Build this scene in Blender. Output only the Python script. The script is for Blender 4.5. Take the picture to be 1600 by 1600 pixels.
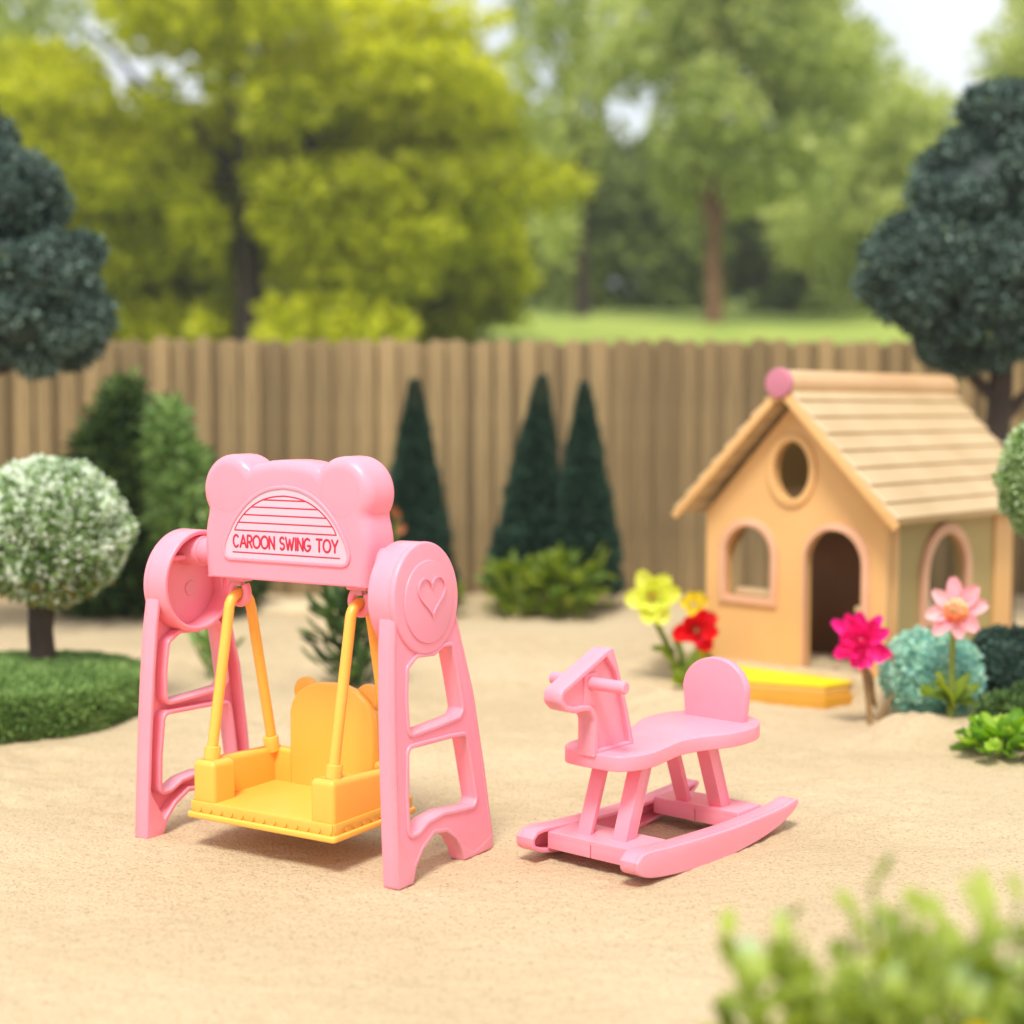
import bpy, bmesh, math, random
import numpy as np
from math import sin, cos, pi, radians, sqrt
from mathutils import Vector, Matrix
from mathutils.geometry import tessellate_polygon

S = bpy.context.scene
for o in list(bpy.data.objects):
    bpy.data.objects.remove(o)
col = S.collection

# ------------------------------------------------------------------ camera
cam_data = bpy.data.cameras.new('camera')
cam = bpy.data.objects.new('camera', cam_data)
col.objects.link(cam)
cam.location = (0, 0, 1)
cam.rotation_euler = (radians(90 - 3.814), 0, 0)
cam_data.sensor_width = 36
cam_data.lens = 54
cam_data.clip_start = .05
cam_data.clip_end = 500
cam_data.dof.use_dof = True
cam_data.dof.focus_distance = 3.45
cam_data.dof.aperture_fstop = 1.2
cam_data.dof.aperture_blades = 0
S.camera = cam

# ------------------------------------------------------------------ world, sun, exposure
SUN_DIR = Vector((-.10, -.50, .84)).normalized()      # towards the sun
w = bpy.data.worlds.new('World')
S.world = w
w.use_nodes = True
nt = w.node_tree
bg = nt.nodes['Background']
sky = nt.nodes.new('ShaderNodeTexSky')
sky.sky_type = 'NISHITA'
sky.sun_disc = False
sky.sun_elevation = math.asin(SUN_DIR.z)
sky.sun_rotation = math.atan2(SUN_DIR.x, SUN_DIR.y)
sky.dust_density = 3
tc = nt.nodes.new('ShaderNodeTexCoord')
cn = nt.nodes.new('ShaderNodeTexNoise')
cn.inputs['Scale'].default_value = 2.2
cn.inputs['Detail'].default_value = 5
cr = nt.nodes.new('ShaderNodeValToRGB')
cr.color_ramp.elements[0].position = .25
cr.color_ramp.elements[0].color = (.62, .62, .62, 1)
cr.color_ramp.elements[1].position = .6
cr.color_ramp.elements[1].color = (.97, .97, .97, 1)
mx = nt.nodes.new('ShaderNodeMixRGB')
mx.inputs[2].default_value = (8.2, 8.5, 8.9, 1)        # thin bright cloud layer
nt.links.new(tc.outputs['Generated'], cn.inputs['Vector'])
nt.links.new(cn.outputs['Fac'], cr.inputs['Fac'])
nt.links.new(cr.outputs['Color'], mx.inputs[0])
nt.links.new(sky.outputs['Color'], mx.inputs[1])
nt.links.new(mx.outputs['Color'], bg.inputs['Color'])
bg.inputs['Strength'].default_value = .102

sun_d = bpy.data.lights.new('sun', 'SUN')
sun_d.energy = 2.9
sun_d.angle = radians(15)
sun_d.color = (1, .955, .88)
sun = bpy.data.objects.new('sun', sun_d)
sun.rotation_euler = SUN_DIR.to_track_quat('Z', 'Y').to_euler()
sun.location = (-3, -4, 8)
col.objects.link(sun)

S.view_settings.view_transform = 'Standard'
S.view_settings.look = 'None'
S.view_settings.exposure = 0.47
S.view_settings.gamma = 1

# ------------------------------------------------------------------ materials
def newmat(name):
    m = bpy.data.materials.new(name)
    m.use_nodes = True
    return m, m.node_tree, m.node_tree.nodes['Principled BSDF']

def N(t, kind, **kw):
    n = t.nodes.new(kind)
    for k, v in kw.items():
        if k in n.inputs:
            n.inputs[k].default_value = v
        else:
            setattr(n, k, v)
    return n

def plastic(name, c, c2=None, rough=.38, bump=.02, sss=0.0, scale=6, ssr=(.05, .02, .02)):
    m, t, p = newmat(name)
    no = N(t, 'ShaderNodeTexNoise', Scale=scale, Detail=3.0)
    tcn = N(t, 'ShaderNodeTexCoord')
    t.links.new(tcn.outputs['Object'], no.inputs['Vector'])
    ra = N(t, 'ShaderNodeValToRGB')
    c2 = c2 or tuple(v * .93 for v in c)
    ra.color_ramp.elements[0].position = .35
    ra.color_ramp.elements[1].position = .65
    ra.color_ramp.elements[0].color = (*c2, 1)
    ra.color_ramp.elements[1].color = (*c, 1)
    t.links.new(no.outputs['Fac'], ra.inputs['Fac'])
    t.links.new(ra.outputs['Color'], p.inputs['Base Color'])
    mr = N(t, 'ShaderNodeMapRange')
    mr.inputs[3].default_value = rough - .05
    mr.inputs[4].default_value = rough + .08
    t.links.new(no.outputs['Fac'], mr.inputs[0])
    t.links.new(mr.outputs[0], p.inputs['Roughness'])
    if sss:
        p.inputs['Subsurface Weight'].default_value = sss
        p.inputs['Subsurface Radius'].default_value = ssr
        p.inputs['Subsurface Scale'].default_value = 1.0
    if bump:
        n2 = N(t, 'ShaderNodeTexNoise', Scale=70.0, Detail=2.0)
        t.links.new(tcn.outputs['Object'], n2.inputs['Vector'])
        b = N(t, 'ShaderNodeBump', Strength=bump, Distance=.01)
        t.links.new(n2.outputs['Fac'], b.inputs['Height'])
        t.links.new(b.outputs['Normal'], p.inputs['Normal'])
    return m

M = {}
M['pink'] = plastic('pink_plastic', (.98, .31, .40), (.96, .29, .38), rough=.33, bump=.03, sss=.25, ssr=(.05, .012, .018))
M['yellow'] = plastic('yellow_plastic', (.97, .475, .078), (.95, .45, .068), rough=.36, bump=.03, sss=.25, ssr=(.05, .025, .006))
M['label'] = plastic('label_paper', (.64, .475, .57), (.62, .455, .55), rough=.5, bump=0)
M['red'] = plastic('red_print', (.62, .012, .05), rough=.5, bump=0)
M['wall'] = plastic('peach_painted_wood', (.74, .43, .17), (.68, .385, .145), rough=.55, bump=.06, scale=2.5)
M['panel'] = plastic('shade_toned_wood', (.42, .31, .115), (.36, .27, .1), rough=.6, bump=.06, scale=2.5)  # darker olive puts the side wall's shade into its colour
M['trim'] = plastic('dusty_pink_trim', (.72, .40, .25), (.66, .36, .22), rough=.5, bump=.04)
M['knob'] = plastic('mauve_pink_cap', (.56, .19, .26), (.5, .16, .23), rough=.5, bump=.04)
M['roof'] = plastic('pale_wood_roof', (.60, .44, .255), (.52, .37, .20), rough=.42, bump=.08, scale=3)
M['ridge'] = plastic('warm_wood_ridge', (.66, .42, .22), (.58, .35, .17), rough=.4, bump=.08, scale=3)
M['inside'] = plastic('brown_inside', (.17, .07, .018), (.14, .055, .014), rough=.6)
M['step_top'] = plastic('bright_yellow_paint', (.93, .66, .01), (.9, .6, .01), rough=.5)
M['step_side'] = plastic('ochre_wood', (.72, .42, .09), (.66, .37, .07), rough=.5)
M['step_base'] = plastic('orange_ochre_wood', (.6, .29, .02), (.55, .25, .02), rough=.5)
M['stone'] = plastic('pale_stone', (.62, .50, .31), (.5, .4, .25), rough=.8, bump=.3)

def fibre(name, c, c2, rough=.85, sx=60, sz=4, bump=.4):
    m, t, p = newmat(name)
    tcn = N(t, 'ShaderNodeTexCoord')
    mp = N(t, 'ShaderNodeMapping')
    mp.inputs['Scale'].default_value = (sx, sx, sz)
    t.links.new(tcn.outputs['Object'], mp.inputs['Vector'])
    no = N(t, 'ShaderNodeTexNoise', Scale=1.0, Detail=6.0)
    t.links.new(mp.outputs['Vector'], no.inputs['Vector'])
    ra = N(t, 'ShaderNodeValToRGB')
    ra.color_ramp.elements[0].position = .3
    ra.color_ramp.elements[1].position = .7
    ra.color_ramp.elements[0].color = (*c2, 1)
    ra.color_ramp.elements[1].color = (*c, 1)
    t.links.new(no.outputs['Fac'], ra.inputs['Fac'])
    oi = N(t, 'ShaderNodeObjectInfo')
    hs = N(t, 'ShaderNodeHueSaturation')
    mr = N(t, 'ShaderNodeMapRange')
    mr.inputs[3].default_value = .58
    mr.inputs[4].default_value = 1.22
    t.links.new(oi.outputs['Random'], mr.inputs[0])
    t.links.new(mr.outputs[0], hs.inputs['Value'])
    t.links.new(ra.outputs['Color'], hs.inputs['Color'])
    t.links.new(hs.outputs['Color'], p.inputs['Base Color'])
    p.inputs['Roughness'].default_value = rough
    b = N(t, 'ShaderNodeBump', Strength=bump, Distance=.02)
    t.links.new(no.outputs['Fac'], b.inputs['Height'])
    t.links.new(b.outputs['Normal'], p.inputs['Normal'])
    return m
M['picket'] = fibre('weathered_fence_wood', (.38, .262, .12), (.225, .155, .07))
M['rail'] = fibre('fence_rail_wood', (.32, .22, .105), (.21, .145, .07))
M['bark'] = fibre('dark_bark', (.07, .045, .03), (.025, .016, .012), sx=18, sz=6, bump=.8)
M['redbark'] = fibre('reddish_bark', (.26, .13, .06), (.15, .07, .035), sx=9, sz=3, bump=.8)
M['stem'] = fibre('green_stem', (.22, .27, .04), (.14, .17, .03), sx=30, sz=8, bump=.1)
M['tanstem'] = fibre('tan_stem', (.40, .24, .10), (.28, .16, .06), sx=30, sz=8, bump=.1)

def leafmat(name, stops, rough=.55, trans=.3, spec=.3, tcol=None):
    """leaf colour comes from a per-leaf attribute 'tint' (0..1)"""
    m, t, p = newmat(name)
    at = N(t, 'ShaderNodeAttribute')
    at.attribute_name = 'tint'
    ra = N(t, 'ShaderNodeValToRGB')
    els = ra.color_ramp.elements
    while len(els) < len(stops):
        els.new(.5)
    for e, (pos, c) in zip(els, stops):
        e.position = pos
        e.color = (*c, 1)
    t.links.new(at.outputs['Fac'], ra.inputs['Fac'])
    t.links.new(ra.outputs['Color'], p.inputs['Base Color'])
    p.inputs['Roughness'].default_value = rough
    p.inputs['Specular IOR Level'].default_value = spec
    tr = N(t, 'ShaderNodeBsdfTranslucent')
    hs = N(t, 'ShaderNodeHueSaturation', Saturation=1.15, Value=1.5)
    t.links.new(ra.outputs['Color'], hs.inputs['Color'])
    t.links.new(hs.outputs['Color'], tr.inputs['Color'])
    mxs = N(t, 'ShaderNodeMixShader')
    mxs.inputs[0].default_value = trans
    t.links.new(p.outputs[0], mxs.inputs[1])
    t.links.new(tr.outputs[0], mxs.inputs[2])
    t.links.new(mxs.outputs[0], t.nodes['Material Output'].inputs['Surface'])
    return m
M['l_gold'] = leafmat('golden_green_leaves', [(0, (.19, .21, .004)), (.5, (.46, .48, .012)), (1, (.78, .76, .05))], trans=.5)
M['l_mid'] = leafmat('haze_paled_green_leaves', [(0, (.20, .25, .07)), (.5, (.40, .46, .14)), (1, (.62, .65, .26))], trans=.5)  # far leaf greens paled, distance haze put into the colour
M['l_dark'] = leafmat('dark_green_leaves', [(0, (.09, .12, .02)), (.6, (.18, .23, .04)), (1, (.28, .34, .08))], trans=.25)
M['l_blue'] = leafmat('blue_green_leaves', [(0, (.014, .032, .025)), (.5, (.075, .13, .10)), (.93, (.26, .36, .30)), (1, (.16, .22, .06))], trans=.12, spec=.4)
M['l_spruce'] = leafmat('spruce_needles', [(0, (.012, .035, .022)), (.7, (.032, .08, .05)), (1, (.08, .15, .08))], trans=.08)
M['l_bush'] = leafmat('conifer_bush_leaves', [(0, (.025, .05, .014)), (.5, (.065, .13, .035)), (1, (.2, .3, .08))], trans=.2)
M['l_var'] = leafmat('variegated_leaves', [(0, (.07, .14, .02)), (.25, (.24, .38, .10)), (.55, (.58, .70, .42)), (.92, (.88, .93, .82)), (1, (.42, .32, .06))], trans=.25, spec=.5)
M['l_moss'] = leafmat('moss_blades', [(0, (.10, .19, .045)), (.6, (.27, .42, .12)), (1, (.48, .62, .24))], trans=.2)
M['l_teal'] = leafmat('teal_moss', [(0, (.12, .36, .32)), (.5, (.38, .68, .54)), (.85, (.62, .84, .68)), (1, (.25, .45, .15))], trans=.12)
M['l_navy'] = leafmat('dark_moss', [(0, (.02, .045, .033)), (.6, (.055, .11, .075)), (1, (.14, .23, .22))], trans=.1)
M['l_lime'] = leafmat('lime_leaves', [(0, (.10, .26, .02)), (.5, (.28, .48, .02)), (1, (.52, .68, .12))], trans=.35, spec=.5)
M['l_sage'] = leafmat('sage_leaves', [(0, (.18, .24, .03)), (.4, (.34, .42, .05)), (.75, (.46, .55, .13)), (1, (.42, .58, .42))], trans=.4, spec=.5)
M['l_leaf'] = leafmat('broad_leaves', [(0, (.09, .16, .02)), (.5, (.2, .28, .03)), (1, (.36, .42, .05))], trans=.35, spec=.4)
M['p_lime'] = leafmat('lime_petals', [(0, (.55, .6, .03)), (1, (.83, .86, .2))], trans=.35)
M['p_red'] = leafmat('red_petals', [(0, (.45, .0, .004)), (.7, (.8, .005, .01)), (1, (.85, .03, .12))], trans=.25)
M['p_mag'] = leafmat('magenta_petals', [(0, (.65, .004, .12)), (1, (.95, .03, .36))], trans=.3)
M['p_pink'] = leafmat('pink_petals', [(0, (.80, .25, .32)), (1, (.92, .58, .60))], trans=.3)
M['p_cream'] = leafmat('cream_florets', [(0, (.85, .2, .01)), (.5, (.93, .55, .2)), (1, (.95, .85, .6))], trans=.2)
M['p_gold'] = leafmat('yellow_florets', [(0, (.5, .3, .01)), (1, (.85, .7, .02))], trans=.2)
M['p_rust'] = leafmat('rusty_petals', [(0, (.3, .07, .03)), (1, (.6, .25, .12))], trans=.2)

def sandmat():
    m, t, p = newmat('sand')
    tcn = N(t, 'ShaderNodeTexCoord')
    a = N(t, 'ShaderNodeTexNoise', Scale=1.1, Detail=6.0, Roughness=.6)
    b = N(t, 'ShaderNodeTexNoise', Scale=130.0, Detail=3.0, Roughness=.7)
    c = N(t, 'ShaderNodeTexNoise', Scale=22.0, Detail=6.0, Roughness=.65)
    for n in (a, b, c):
        t.links.new(tcn.outputs['Object'], n.inputs['Vector'])
    ra = N(t, 'ShaderNodeValToRGB')
    ra.color_ramp.elements[0].position = .3
    ra.color_ramp.elements[1].position = .7
    ra.color_ramp.elements[0].color = (.52, .40, .24, 1)
    ra.color_ramp.elements[1].color = (.62, .49, .315, 1)
    t.links.new(a.outputs['Fac'], ra.inputs['Fac'])
    rb = N(t, 'ShaderNodeValToRGB')
    rb.color_ramp.elements[0].position = .30
    rb.color_ramp.elements[1].position = .47
    rb.color_ramp.elements[0].color = (.5, .42, .31, 1)
    rb.color_ramp.elements[1].color = (1, 1, 1, 1)
    t.links.new(b.outputs['Fac'], rb.inputs['Fac'])
    mu = N(t, 'ShaderNodeMixRGB', blend_type='MULTIPLY')
    mu.inputs[0].default_value = .8
    t.links.new(ra.outputs['Color'], mu.inputs[1])
    t.links.new(rb.outputs['Color'], mu.inputs[2])
    t.links.new(mu.outputs['Color'], p.inputs['Base Color'])
    p.inputs['Roughness'].default_value = .95
    p.inputs['Specular IOR Level'].default_value = .15
    b1 = N(t, 'ShaderNodeBump', Strength=.5, Distance=.03)
    t.links.new(c.outputs['Fac'], b1.inputs['Height'])
    b2 = N(t, 'ShaderNodeBump', Strength=.8, Distance=.006)
    t.links.new(b.outputs['Fac'], b2.inputs['Height'])
    t.links.new(b1.outputs['Normal'], b2.inputs['Normal'])
    t.links.new(b2.outputs['Normal'], p.inputs['Normal'])
    return m
M['sand'] = sandmat()

def grassmat():
    m, t, p = newmat('lawn_green')
    tcn = N(t, 'ShaderNodeTexCoord')
    a = N(t, 'ShaderNodeTexNoise', Scale=.5, Detail=8.0, Roughness=.7)
    t.links.new(tcn.outputs['Object'], a.inputs['Vector'])
    ra = N(t, 'ShaderNodeValToRGB')
    ra.color_ramp.elements[0].position = .35
    ra.color_ramp.elements[1].position = .65
    ra.color_ramp.elements[0].color = (.16, .24, .03, 1)
    ra.color_ramp.elements[1].color = (.36, .42, .07, 1)
    t.links.new(a.outputs['Fac'], ra.inputs['Fac'])
    t.links.new(ra.outputs['Color'], p.inputs['Base Color'])
    p.inputs['Roughness'].default_value = .9
    b = N(t, 'ShaderNodeBump', Strength=.8, Distance=.1)
    t.links.new(a.outputs['Fac'], b.inputs['Height'])
    t.links.new(b.outputs['Normal'], p.inputs['Normal'])
    return m
M['lawn'] = grassmat()

# ------------------------------------------------------------------ mesh helpers
class MB:
    def __init__(s):
        s.v = []; s.f = []; s.mi = []; s.n = 0
    def add(s, v, f, mi=0):
        s.v += [tuple(map(float, p)) for p in v]
        s.f += [tuple(i + s.n for i in q) for q in f]
        s.mi += [mi] * len(f)
        s.n += len(v)
        return s
    def build(s, name, mats, parent=None, smooth=True, angle=38):
        me = bpy.data.meshes.new(name)
        me.from_pydata(s.v, [], s.f)
        if not isinstance(mats, (list, tuple)):
            mats = [mats]
        for m in mats:
            me.materials.append(m)
        me.polygons.foreach_set('material_index', s.mi)
        bm = bmesh.new(); bm.from_mesh(me)
        bmesh.ops.remove_doubles(bm, verts=bm.verts, dist=1e-6)
        bmesh.ops.recalc_face_normals(bm, faces=bm.faces)
        bm.to_mesh(me); bm.free()
        if smooth:
            me.shade_smooth()
            me.set_sharp_from_angle(angle=radians(angle))
        o = bpy.data.objects.new(name, me)
        col.objects.link(o)
        if parent:
            o.parent = parent
        return o

def thing(name, label, cat, loc=(0, 0, 0), rz=0, group=None):
    o = bpy.data.objects.new(name, None)
    col.objects.link(o)
    o.location = loc; o.rotation_euler = (0, 0, rz)
    o.empty_display_size = .1
    o['label'] = label; o['category'] = cat
    if group: o['group'] = group
    return o

def tag(o, label, cat, group=None):
    o['label'] = label; o['category'] = cat
    if group: o['group'] = group
    return o

def dense(loop, r=0, seg=5):
    """polygon with corners rounded; loop items (x,y) or (x,y,r)"""
    n = len(loop); out = []
    for i in range(n):
        p = Vector(loop[i][:2]); rr = loop[i][2] if len(loop[i]) > 2 else r
        a = Vector(loop[i - 1][:2]); b = Vector(loop[(i + 1) % n][:2])
        da = (a - p); db = (b - p)
        la, lb = da.length, db.length
        if rr <= 0 or la < 1e-6 or lb < 1e-6:
            out.append((p.x, p.y)); continue
        da /= la; db /= lb
        ang = max(1e-3, da.angle(db))
        if ang > pi - .03:
            out.append((p.x, p.y)); continue
        d = min(rr / math.tan(ang / 2), la * .48, lb * .48)
        p0 = p + da * d; p1 = p + db * d
        for k in range(seg + 1):
            t = k / seg
            q = p0 * (1 - t) ** 2 + p * 2 * t * (1 - t) + p1 * t * t
            out.append((q.x, q.y))
    return out

def spline(pts, n=6, closed=True):
    P = [Vector(p) for p in pts]; m = len(P); out = []
    rng = range(m) if closed else range(m - 1)
    for i in rng:
        if closed:
            a, b, c, d = P[i - 1], P[i], P[(i + 1) % m], P[(i + 2) % m]
        else:
            a, b, c, d = P[max(i - 1, 0)], P[i], P[i + 1], P[min(i + 2, m - 1)]
        for k in range(n):
            t = k / n
            out.append(tuple(.5 * ((2 * b) + (c - a) * t + (2 * a - 5 * b + 4 * c - d) * t * t + (3 * b - a - 3 * c + d) * t ** 3)))
    if not closed: out.append(tuple(P[-1]))
    return out

def area(l):
    return .5 * sum(l[i - 1][0] * l[i][1] - l[i][0] * l[i - 1][1] for i in range(len(l)))

def offset(loop, d, raw=False):
    """positive d = outward"""
    if area(loop) < 0: loop = loop[::-1]
    n = len(loop); out = []
    for i in range(n):
        a = Vector(loop[i - 1]); p = Vector(loop[i]); b = Vector(loop[(i + 1) % n])
        e1 = (p - a); e2 = (b - p)
        if e1.length < 1e-7 or e2.length < 1e-7:
            e = (b - a).normalized(); nn = Vector((e.y, -e.x)); out.append(tuple(p + nn * d)); continue
        e1.normalize(); e2.normalize()
        n1 = Vector((e1.y, -e1.x)); n2 = Vector((e2.y, -e2.x))
        nn = (n1 + n2)
        if nn.length < 1e-6: nn = n1.copy()
        nn.normalize()
        k = 1 / max(.5, nn.dot(n1))
        out.append(tuple(p + nn * d * k))
    if abs(d) > .003 and not raw:
        A = np.array(loop, float); B = np.roll(A, -1, 0); AB = B - A; L2 = (AB ** 2).sum(1) + 1e-12
        keep = []
        for q in out:
            t = np.clip(((np.array(q) - A) * AB).sum(1) / L2, 0, 1)
            dd = np.sqrt((((A + AB * t[:, None]) - np.array(q)) ** 2).sum(1).min())
            if dd > abs(d) * .93: keep.append(q)
        if len(keep) > 6: out = keep
    return out

def arc(cx, cy, rx, ry, a0, a1, n=24):
    return [(cx + rx * cos(radians(a0 + (a1 - a0) * k / n)), cy + ry * sin(radians(a0 + (a1 - a0) * k / n))) for k in range(n + 1)]

def circle(cx, cy, rx, ry=None, n=48):
    ry = ry or rx
    return [(cx + rx * cos(2 * pi * k / n), cy + ry * sin(2 * pi * k / n)) for k in range(n)]

def clean(loop):
    out = []
    for p in loop:
        if not out or (Vector(p) - Vector(out[-1])).length > 4e-4:
            out.append(tuple(p[:2]))
    while len(out) > 3 and (Vector(out[0]) - Vector(out[-1])).length < 4e-4: out.pop()
    return out

def plate(mb, loops, w0, w1, fn, bevel=0, res=3, mi=0):
    """filled 2-D shape (first loop outline, others holes) between depths w0..w1; fn maps (u,v,w) to 3-D.
    The edges are rounded by stacked inset rings; the two faces are triangulated."""
    if w1 < w0: w0, w1 = w1, w0
    bevel = min(bevel, (w1 - w0) / 2 * .98)
    L = []
    for k, l in enumerate(loops):
        l = clean(l)
        if area(l) < 0: l = l[::-1]
        L.append(l)
    steps = []
    if bevel > 1e-6:
        for q in range(res + 1):
            a = pi / 2 * q / res
            steps.append((bevel * (1 - sin(a)), w0 + bevel * (1 - cos(a))))
        for q in range(res, -1, -1):
            a = pi / 2 * q / res
            steps.append((bevel * (1 - sin(a)), w1 - bevel * (1 - cos(a))))
    else:
        steps = [(0, w0), (0, w1)]
    V = []; F = []; caps0 = []; caps1 = []; idx0 = []; idx1 = []
    for k, l in enumerate(L):
        n = len(l); base = len(V)
        sgn = -1 if k == 0 else 1
        for (ins, w_) in steps:
            ring_ = offset(l, sgn * ins, True) if ins > 1e-9 else l
            V += [(u, v, w_) for u, v in ring_]
            if w_ == steps[0][1] and len(caps0) <= k:
                caps0.append([Vector((u, v, 0)) for u, v in ring_])
            lastring = ring_
        caps1.append([Vector((u, v, 0)) for u, v in lastring])
        m = len(steps)
        for a in range(m - 1):
            for i in range(n):
                i2 = (i + 1) % n
                F.append((base + a * n + i, base + a * n + i2, base + (a + 1) * n + i2, base + (a + 1) * n + i))
        idx0 += [base + i for i in range(n)]
        idx1 += [base + (m - 1) * n + i for i in range(n)]
    for caps, idx in ((caps0, idx0), (caps1, idx1)):
        for t in tessellate_polygon(caps):
            F.append(tuple(idx[q] for q in t))
    mb.add([fn(*p) for p in V], F, mi)

XZ = lambda u, v, w: (u, w, v)        # shape drawn in x-z, depth along y
XY = lambda u, v, w: (u, v, w)        # plan shape, depth along z
YZ = lambda u, v, w: (w, u, v)        # shape drawn in y-z, depth along x

def tube(mb, pts, r, seg=12, mi=0, cap=True, flat=None):
    P = [Vector(p) for p in pts]; n = len(P)
    R = r if isinstance(r, (list, tuple)) else [r] * n
    v = []; f = []
    up = Vector((0, 0, 1)); prev = None
    for i in range(n):
        t = (P[min(i + 1, n - 1)] - P[max(i - 1, 0)]).normalized()
        if prev is None:
            ref = up if abs(t.dot(up)) < .95 else Vector((1, 0, 0))
            a = t.cross(ref).normalized()
        else:
            a = (prev - t * prev.dot(t)).normalized()
        prev = a; b = t.cross(a)
        for k in range(seg):
            th = 2 * pi * k / seg
            v.append(P[i] + (a * cos(th) + b * sin(th)) * R[i])
    for i in range(n - 1):
        for k in range(seg):
            k2 = (k + 1) % seg
            f.append((i * seg + k, i * seg + k2, (i + 1) * seg + k2, (i + 1) * seg + k))
    if cap:
        f.append(tuple(range(seg))[::-1]); f.append(tuple((n - 1) * seg + k for k in range(seg)))
    if flat:
        v = [Vector((p.x, flat[0] + (p.y - flat[0]) * flat[1], p.z)) for p in v]
    mb.add(v, f, mi)

def box(mb, a, b, bev=.004, mi=0):
    """bevelled box through plate"""
    x0, y0, z0 = a; x1, y1, z1 = b
    r = bev
    loop = dense([(x0, y0, r), (x1, y0, r), (x1, y1, r), (x0, y1, r)], seg=3)
    plate(mb, [loop], z0, z1, XY, bevel=bev, res=2, mi=mi)

def ellipsoid(mb, c, r, nu=24, nv=16, mi=0, power=1.0, warp=None):
    v = []; f = []
    for j in range(nv + 1):
        ph = -pi / 2 + pi * j / nv
        for i in range(nu):
            th = 2 * pi * i / nu
            d = Vector((cos(ph) * cos(th), cos(ph) * sin(th), sin(ph)))
            d = Vector([math.copysign(abs(q) ** power, q) for q in d])
            k = warp(d) if warp else 1
            v.append((c[0] + r[0] * d.x * k, c[1] + r[1] * d.y * k, c[2] + r[2] * d.z * k))
    for j in range(nv):
        for i in range(nu):
            i2 = (i + 1) % nu
            f.append((j * nu + i, j * nu + i2, (j + 1) * nu + i2, (j + 1) * nu + i))
    mb.add(v, f, mi)

# ------------------------------------------------------------------ noise and ground
def vnoise(x, y, seed=0):
    x = np.asarray(x, float); y = np.asarray(y, float)
    xi = np.floor(x).astype(np.int64); yi = np.floor(y).astype(np.int64)
    xf = x - xi; yf = y - yi
    def h(a, b):
        n = (a * 374761393 + b * 668265263 + seed * 974711) & 0xffffffff
        n = ((n ^ (n >> 13)) * 1274126177) & 0xffffffff
        return ((n ^ (n >> 16)) & 0xffff) / 65535.0
    u = xf * xf * (3 - 2 * xf); v = yf * yf * (3 - 2 * yf)
    return (h(xi, yi) * (1 - u) + h(xi + 1, yi) * u) * (1 - v) + (h(xi, yi + 1) * (1 - u) + h(xi + 1, yi + 1) * u) * v

def fbm(x, y, o=4, seed=0):
    s = 0; a = .5; t = 0
    for k in range(o):
        s = s + a * vnoise(x, y, seed + k); t += a
        x = x * 2.03 + 3.1; y = y * 2.03 + 1.7; a *= .5
    return s / t

HX, HY, HR, HK = 1.2616, 5.1521, -.7469, .92

def sstep(a, b, x):
    t = np.clip((x - a) / (b - a), 0, 1)
    return t * t * (3 - 2 * t)

def ground_h(x, y, fine=True):
    x = np.asarray(x, float); y = np.asarray(y, float)
    # raised pad under the little house
    dx, dy = x - HX, y - HY
    lx = cos(HR) * dx + sin(HR) * dy; ly = -sin(HR) * dx + cos(HR) * dy
    qx = np.maximum(np.maximum(-.86 - lx, lx - .10), 0)
    qy = np.maximum(np.maximum((-.03 - ly) * 6, ly - 1.3), 0)
    d = np.sqrt(qx ** 2 + qy ** 2)
    h = .083 * (1 - sstep(.0, .30, d))
    # small heaped mounds
    for mx_, my_, r, a in ((1.18, 4.60, .14, .03), (1.36, 4.63, .28, .05), (.42, 5.05, .3, .045), (.55, 4.95, .2, .03),
                           (1.62, 4.55, .3, .03), (1.22, 4.66, .12, .03), (.5, 4.7, .22, .025), (-.9, 5.2, .5, .02), (-.05, 4.45, .3, .012), (1.0, 4.25, .3, .015), (.2, 5.9, .5, .03), (-.2, 4.6, .5, .012)):
        h = h + a * np.exp(-((x - mx_) ** 2 + (y - my_) ** 2) / (r * r * .6))
    flat = np.exp(-(((x + .33) / .65) ** 2 + ((y - 3.5) / .5) ** 2) ** 2) + np.exp(-(((x - .33) / .5) ** 2 + ((y - 3.5) / .45) ** 2) ** 2)
    k = 1 - np.clip(flat, 0, 1) * .8
    h = h + k * .034 * (fbm(x * 1.6, y * 2.2, 3, 5) - .5)
    if fine:
        rough = sstep(.42, .62, fbm(x * 2.3, y * 2.3, 3, 11)) * sstep(3.3, 4.0, y) + .25
        h = h + rough * .03 * (fbm(x * 14, y * 14, 4, 21) - .5) * (.5 + .5 * k)
        h = h + .004 * (vnoise(x * 60, y * 60, 31) - .5)
    return h

def gz(x, y):
    return float(ground_h(np.array([x]), np.array([y]), False)[0])

def grid_mesh(name, xs, ys, hf, mat):
    X, Y = np.meshgrid(xs, ys)
    Z = hf(X, Y)
    v = np.stack([X.ravel(), Y.ravel(), Z.ravel()], 1)
    nx, ny = len(xs), len(ys)
    i = np.arange((ny - 1) * (nx - 1)); r = i // (nx - 1); c = i % (nx - 1)
    a = r * nx + c
    f = np.stack([a, a + 1, a + nx + 1, a + nx], 1)
    me = bpy.data.meshes.new(name)
    me.vertices.add(len(v)); me.vertices.foreach_set('co', v.ravel())
    me.loops.add(f.size); me.loops.foreach_set('vertex_index', f.ravel())
    me.polygons.add(len(f)); me.polygons.foreach_set('loop_start', np.arange(0, f.size, 4))
    me.update(calc_edges=True)
    me.materials.append(mat)
    me.shade_smooth()
    o = bpy.data.objects.new(name, me); col.objects.link(o)
    o['kind'] = 'structure'
    return o

xs = np.concatenate([np.linspace(-12, -2.6, 30), np.linspace(-2.55, 2.55, 340), np.linspace(2.6, 12, 30)])
ys = np.concatenate([np.linspace(-6, 1.4, 24), np.linspace(1.45, 6.3, 440), np.linspace(6.33, 8.6, 70)])
grid_mesh('sand_ground', xs, ys, ground_h, M['sand'])

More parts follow.
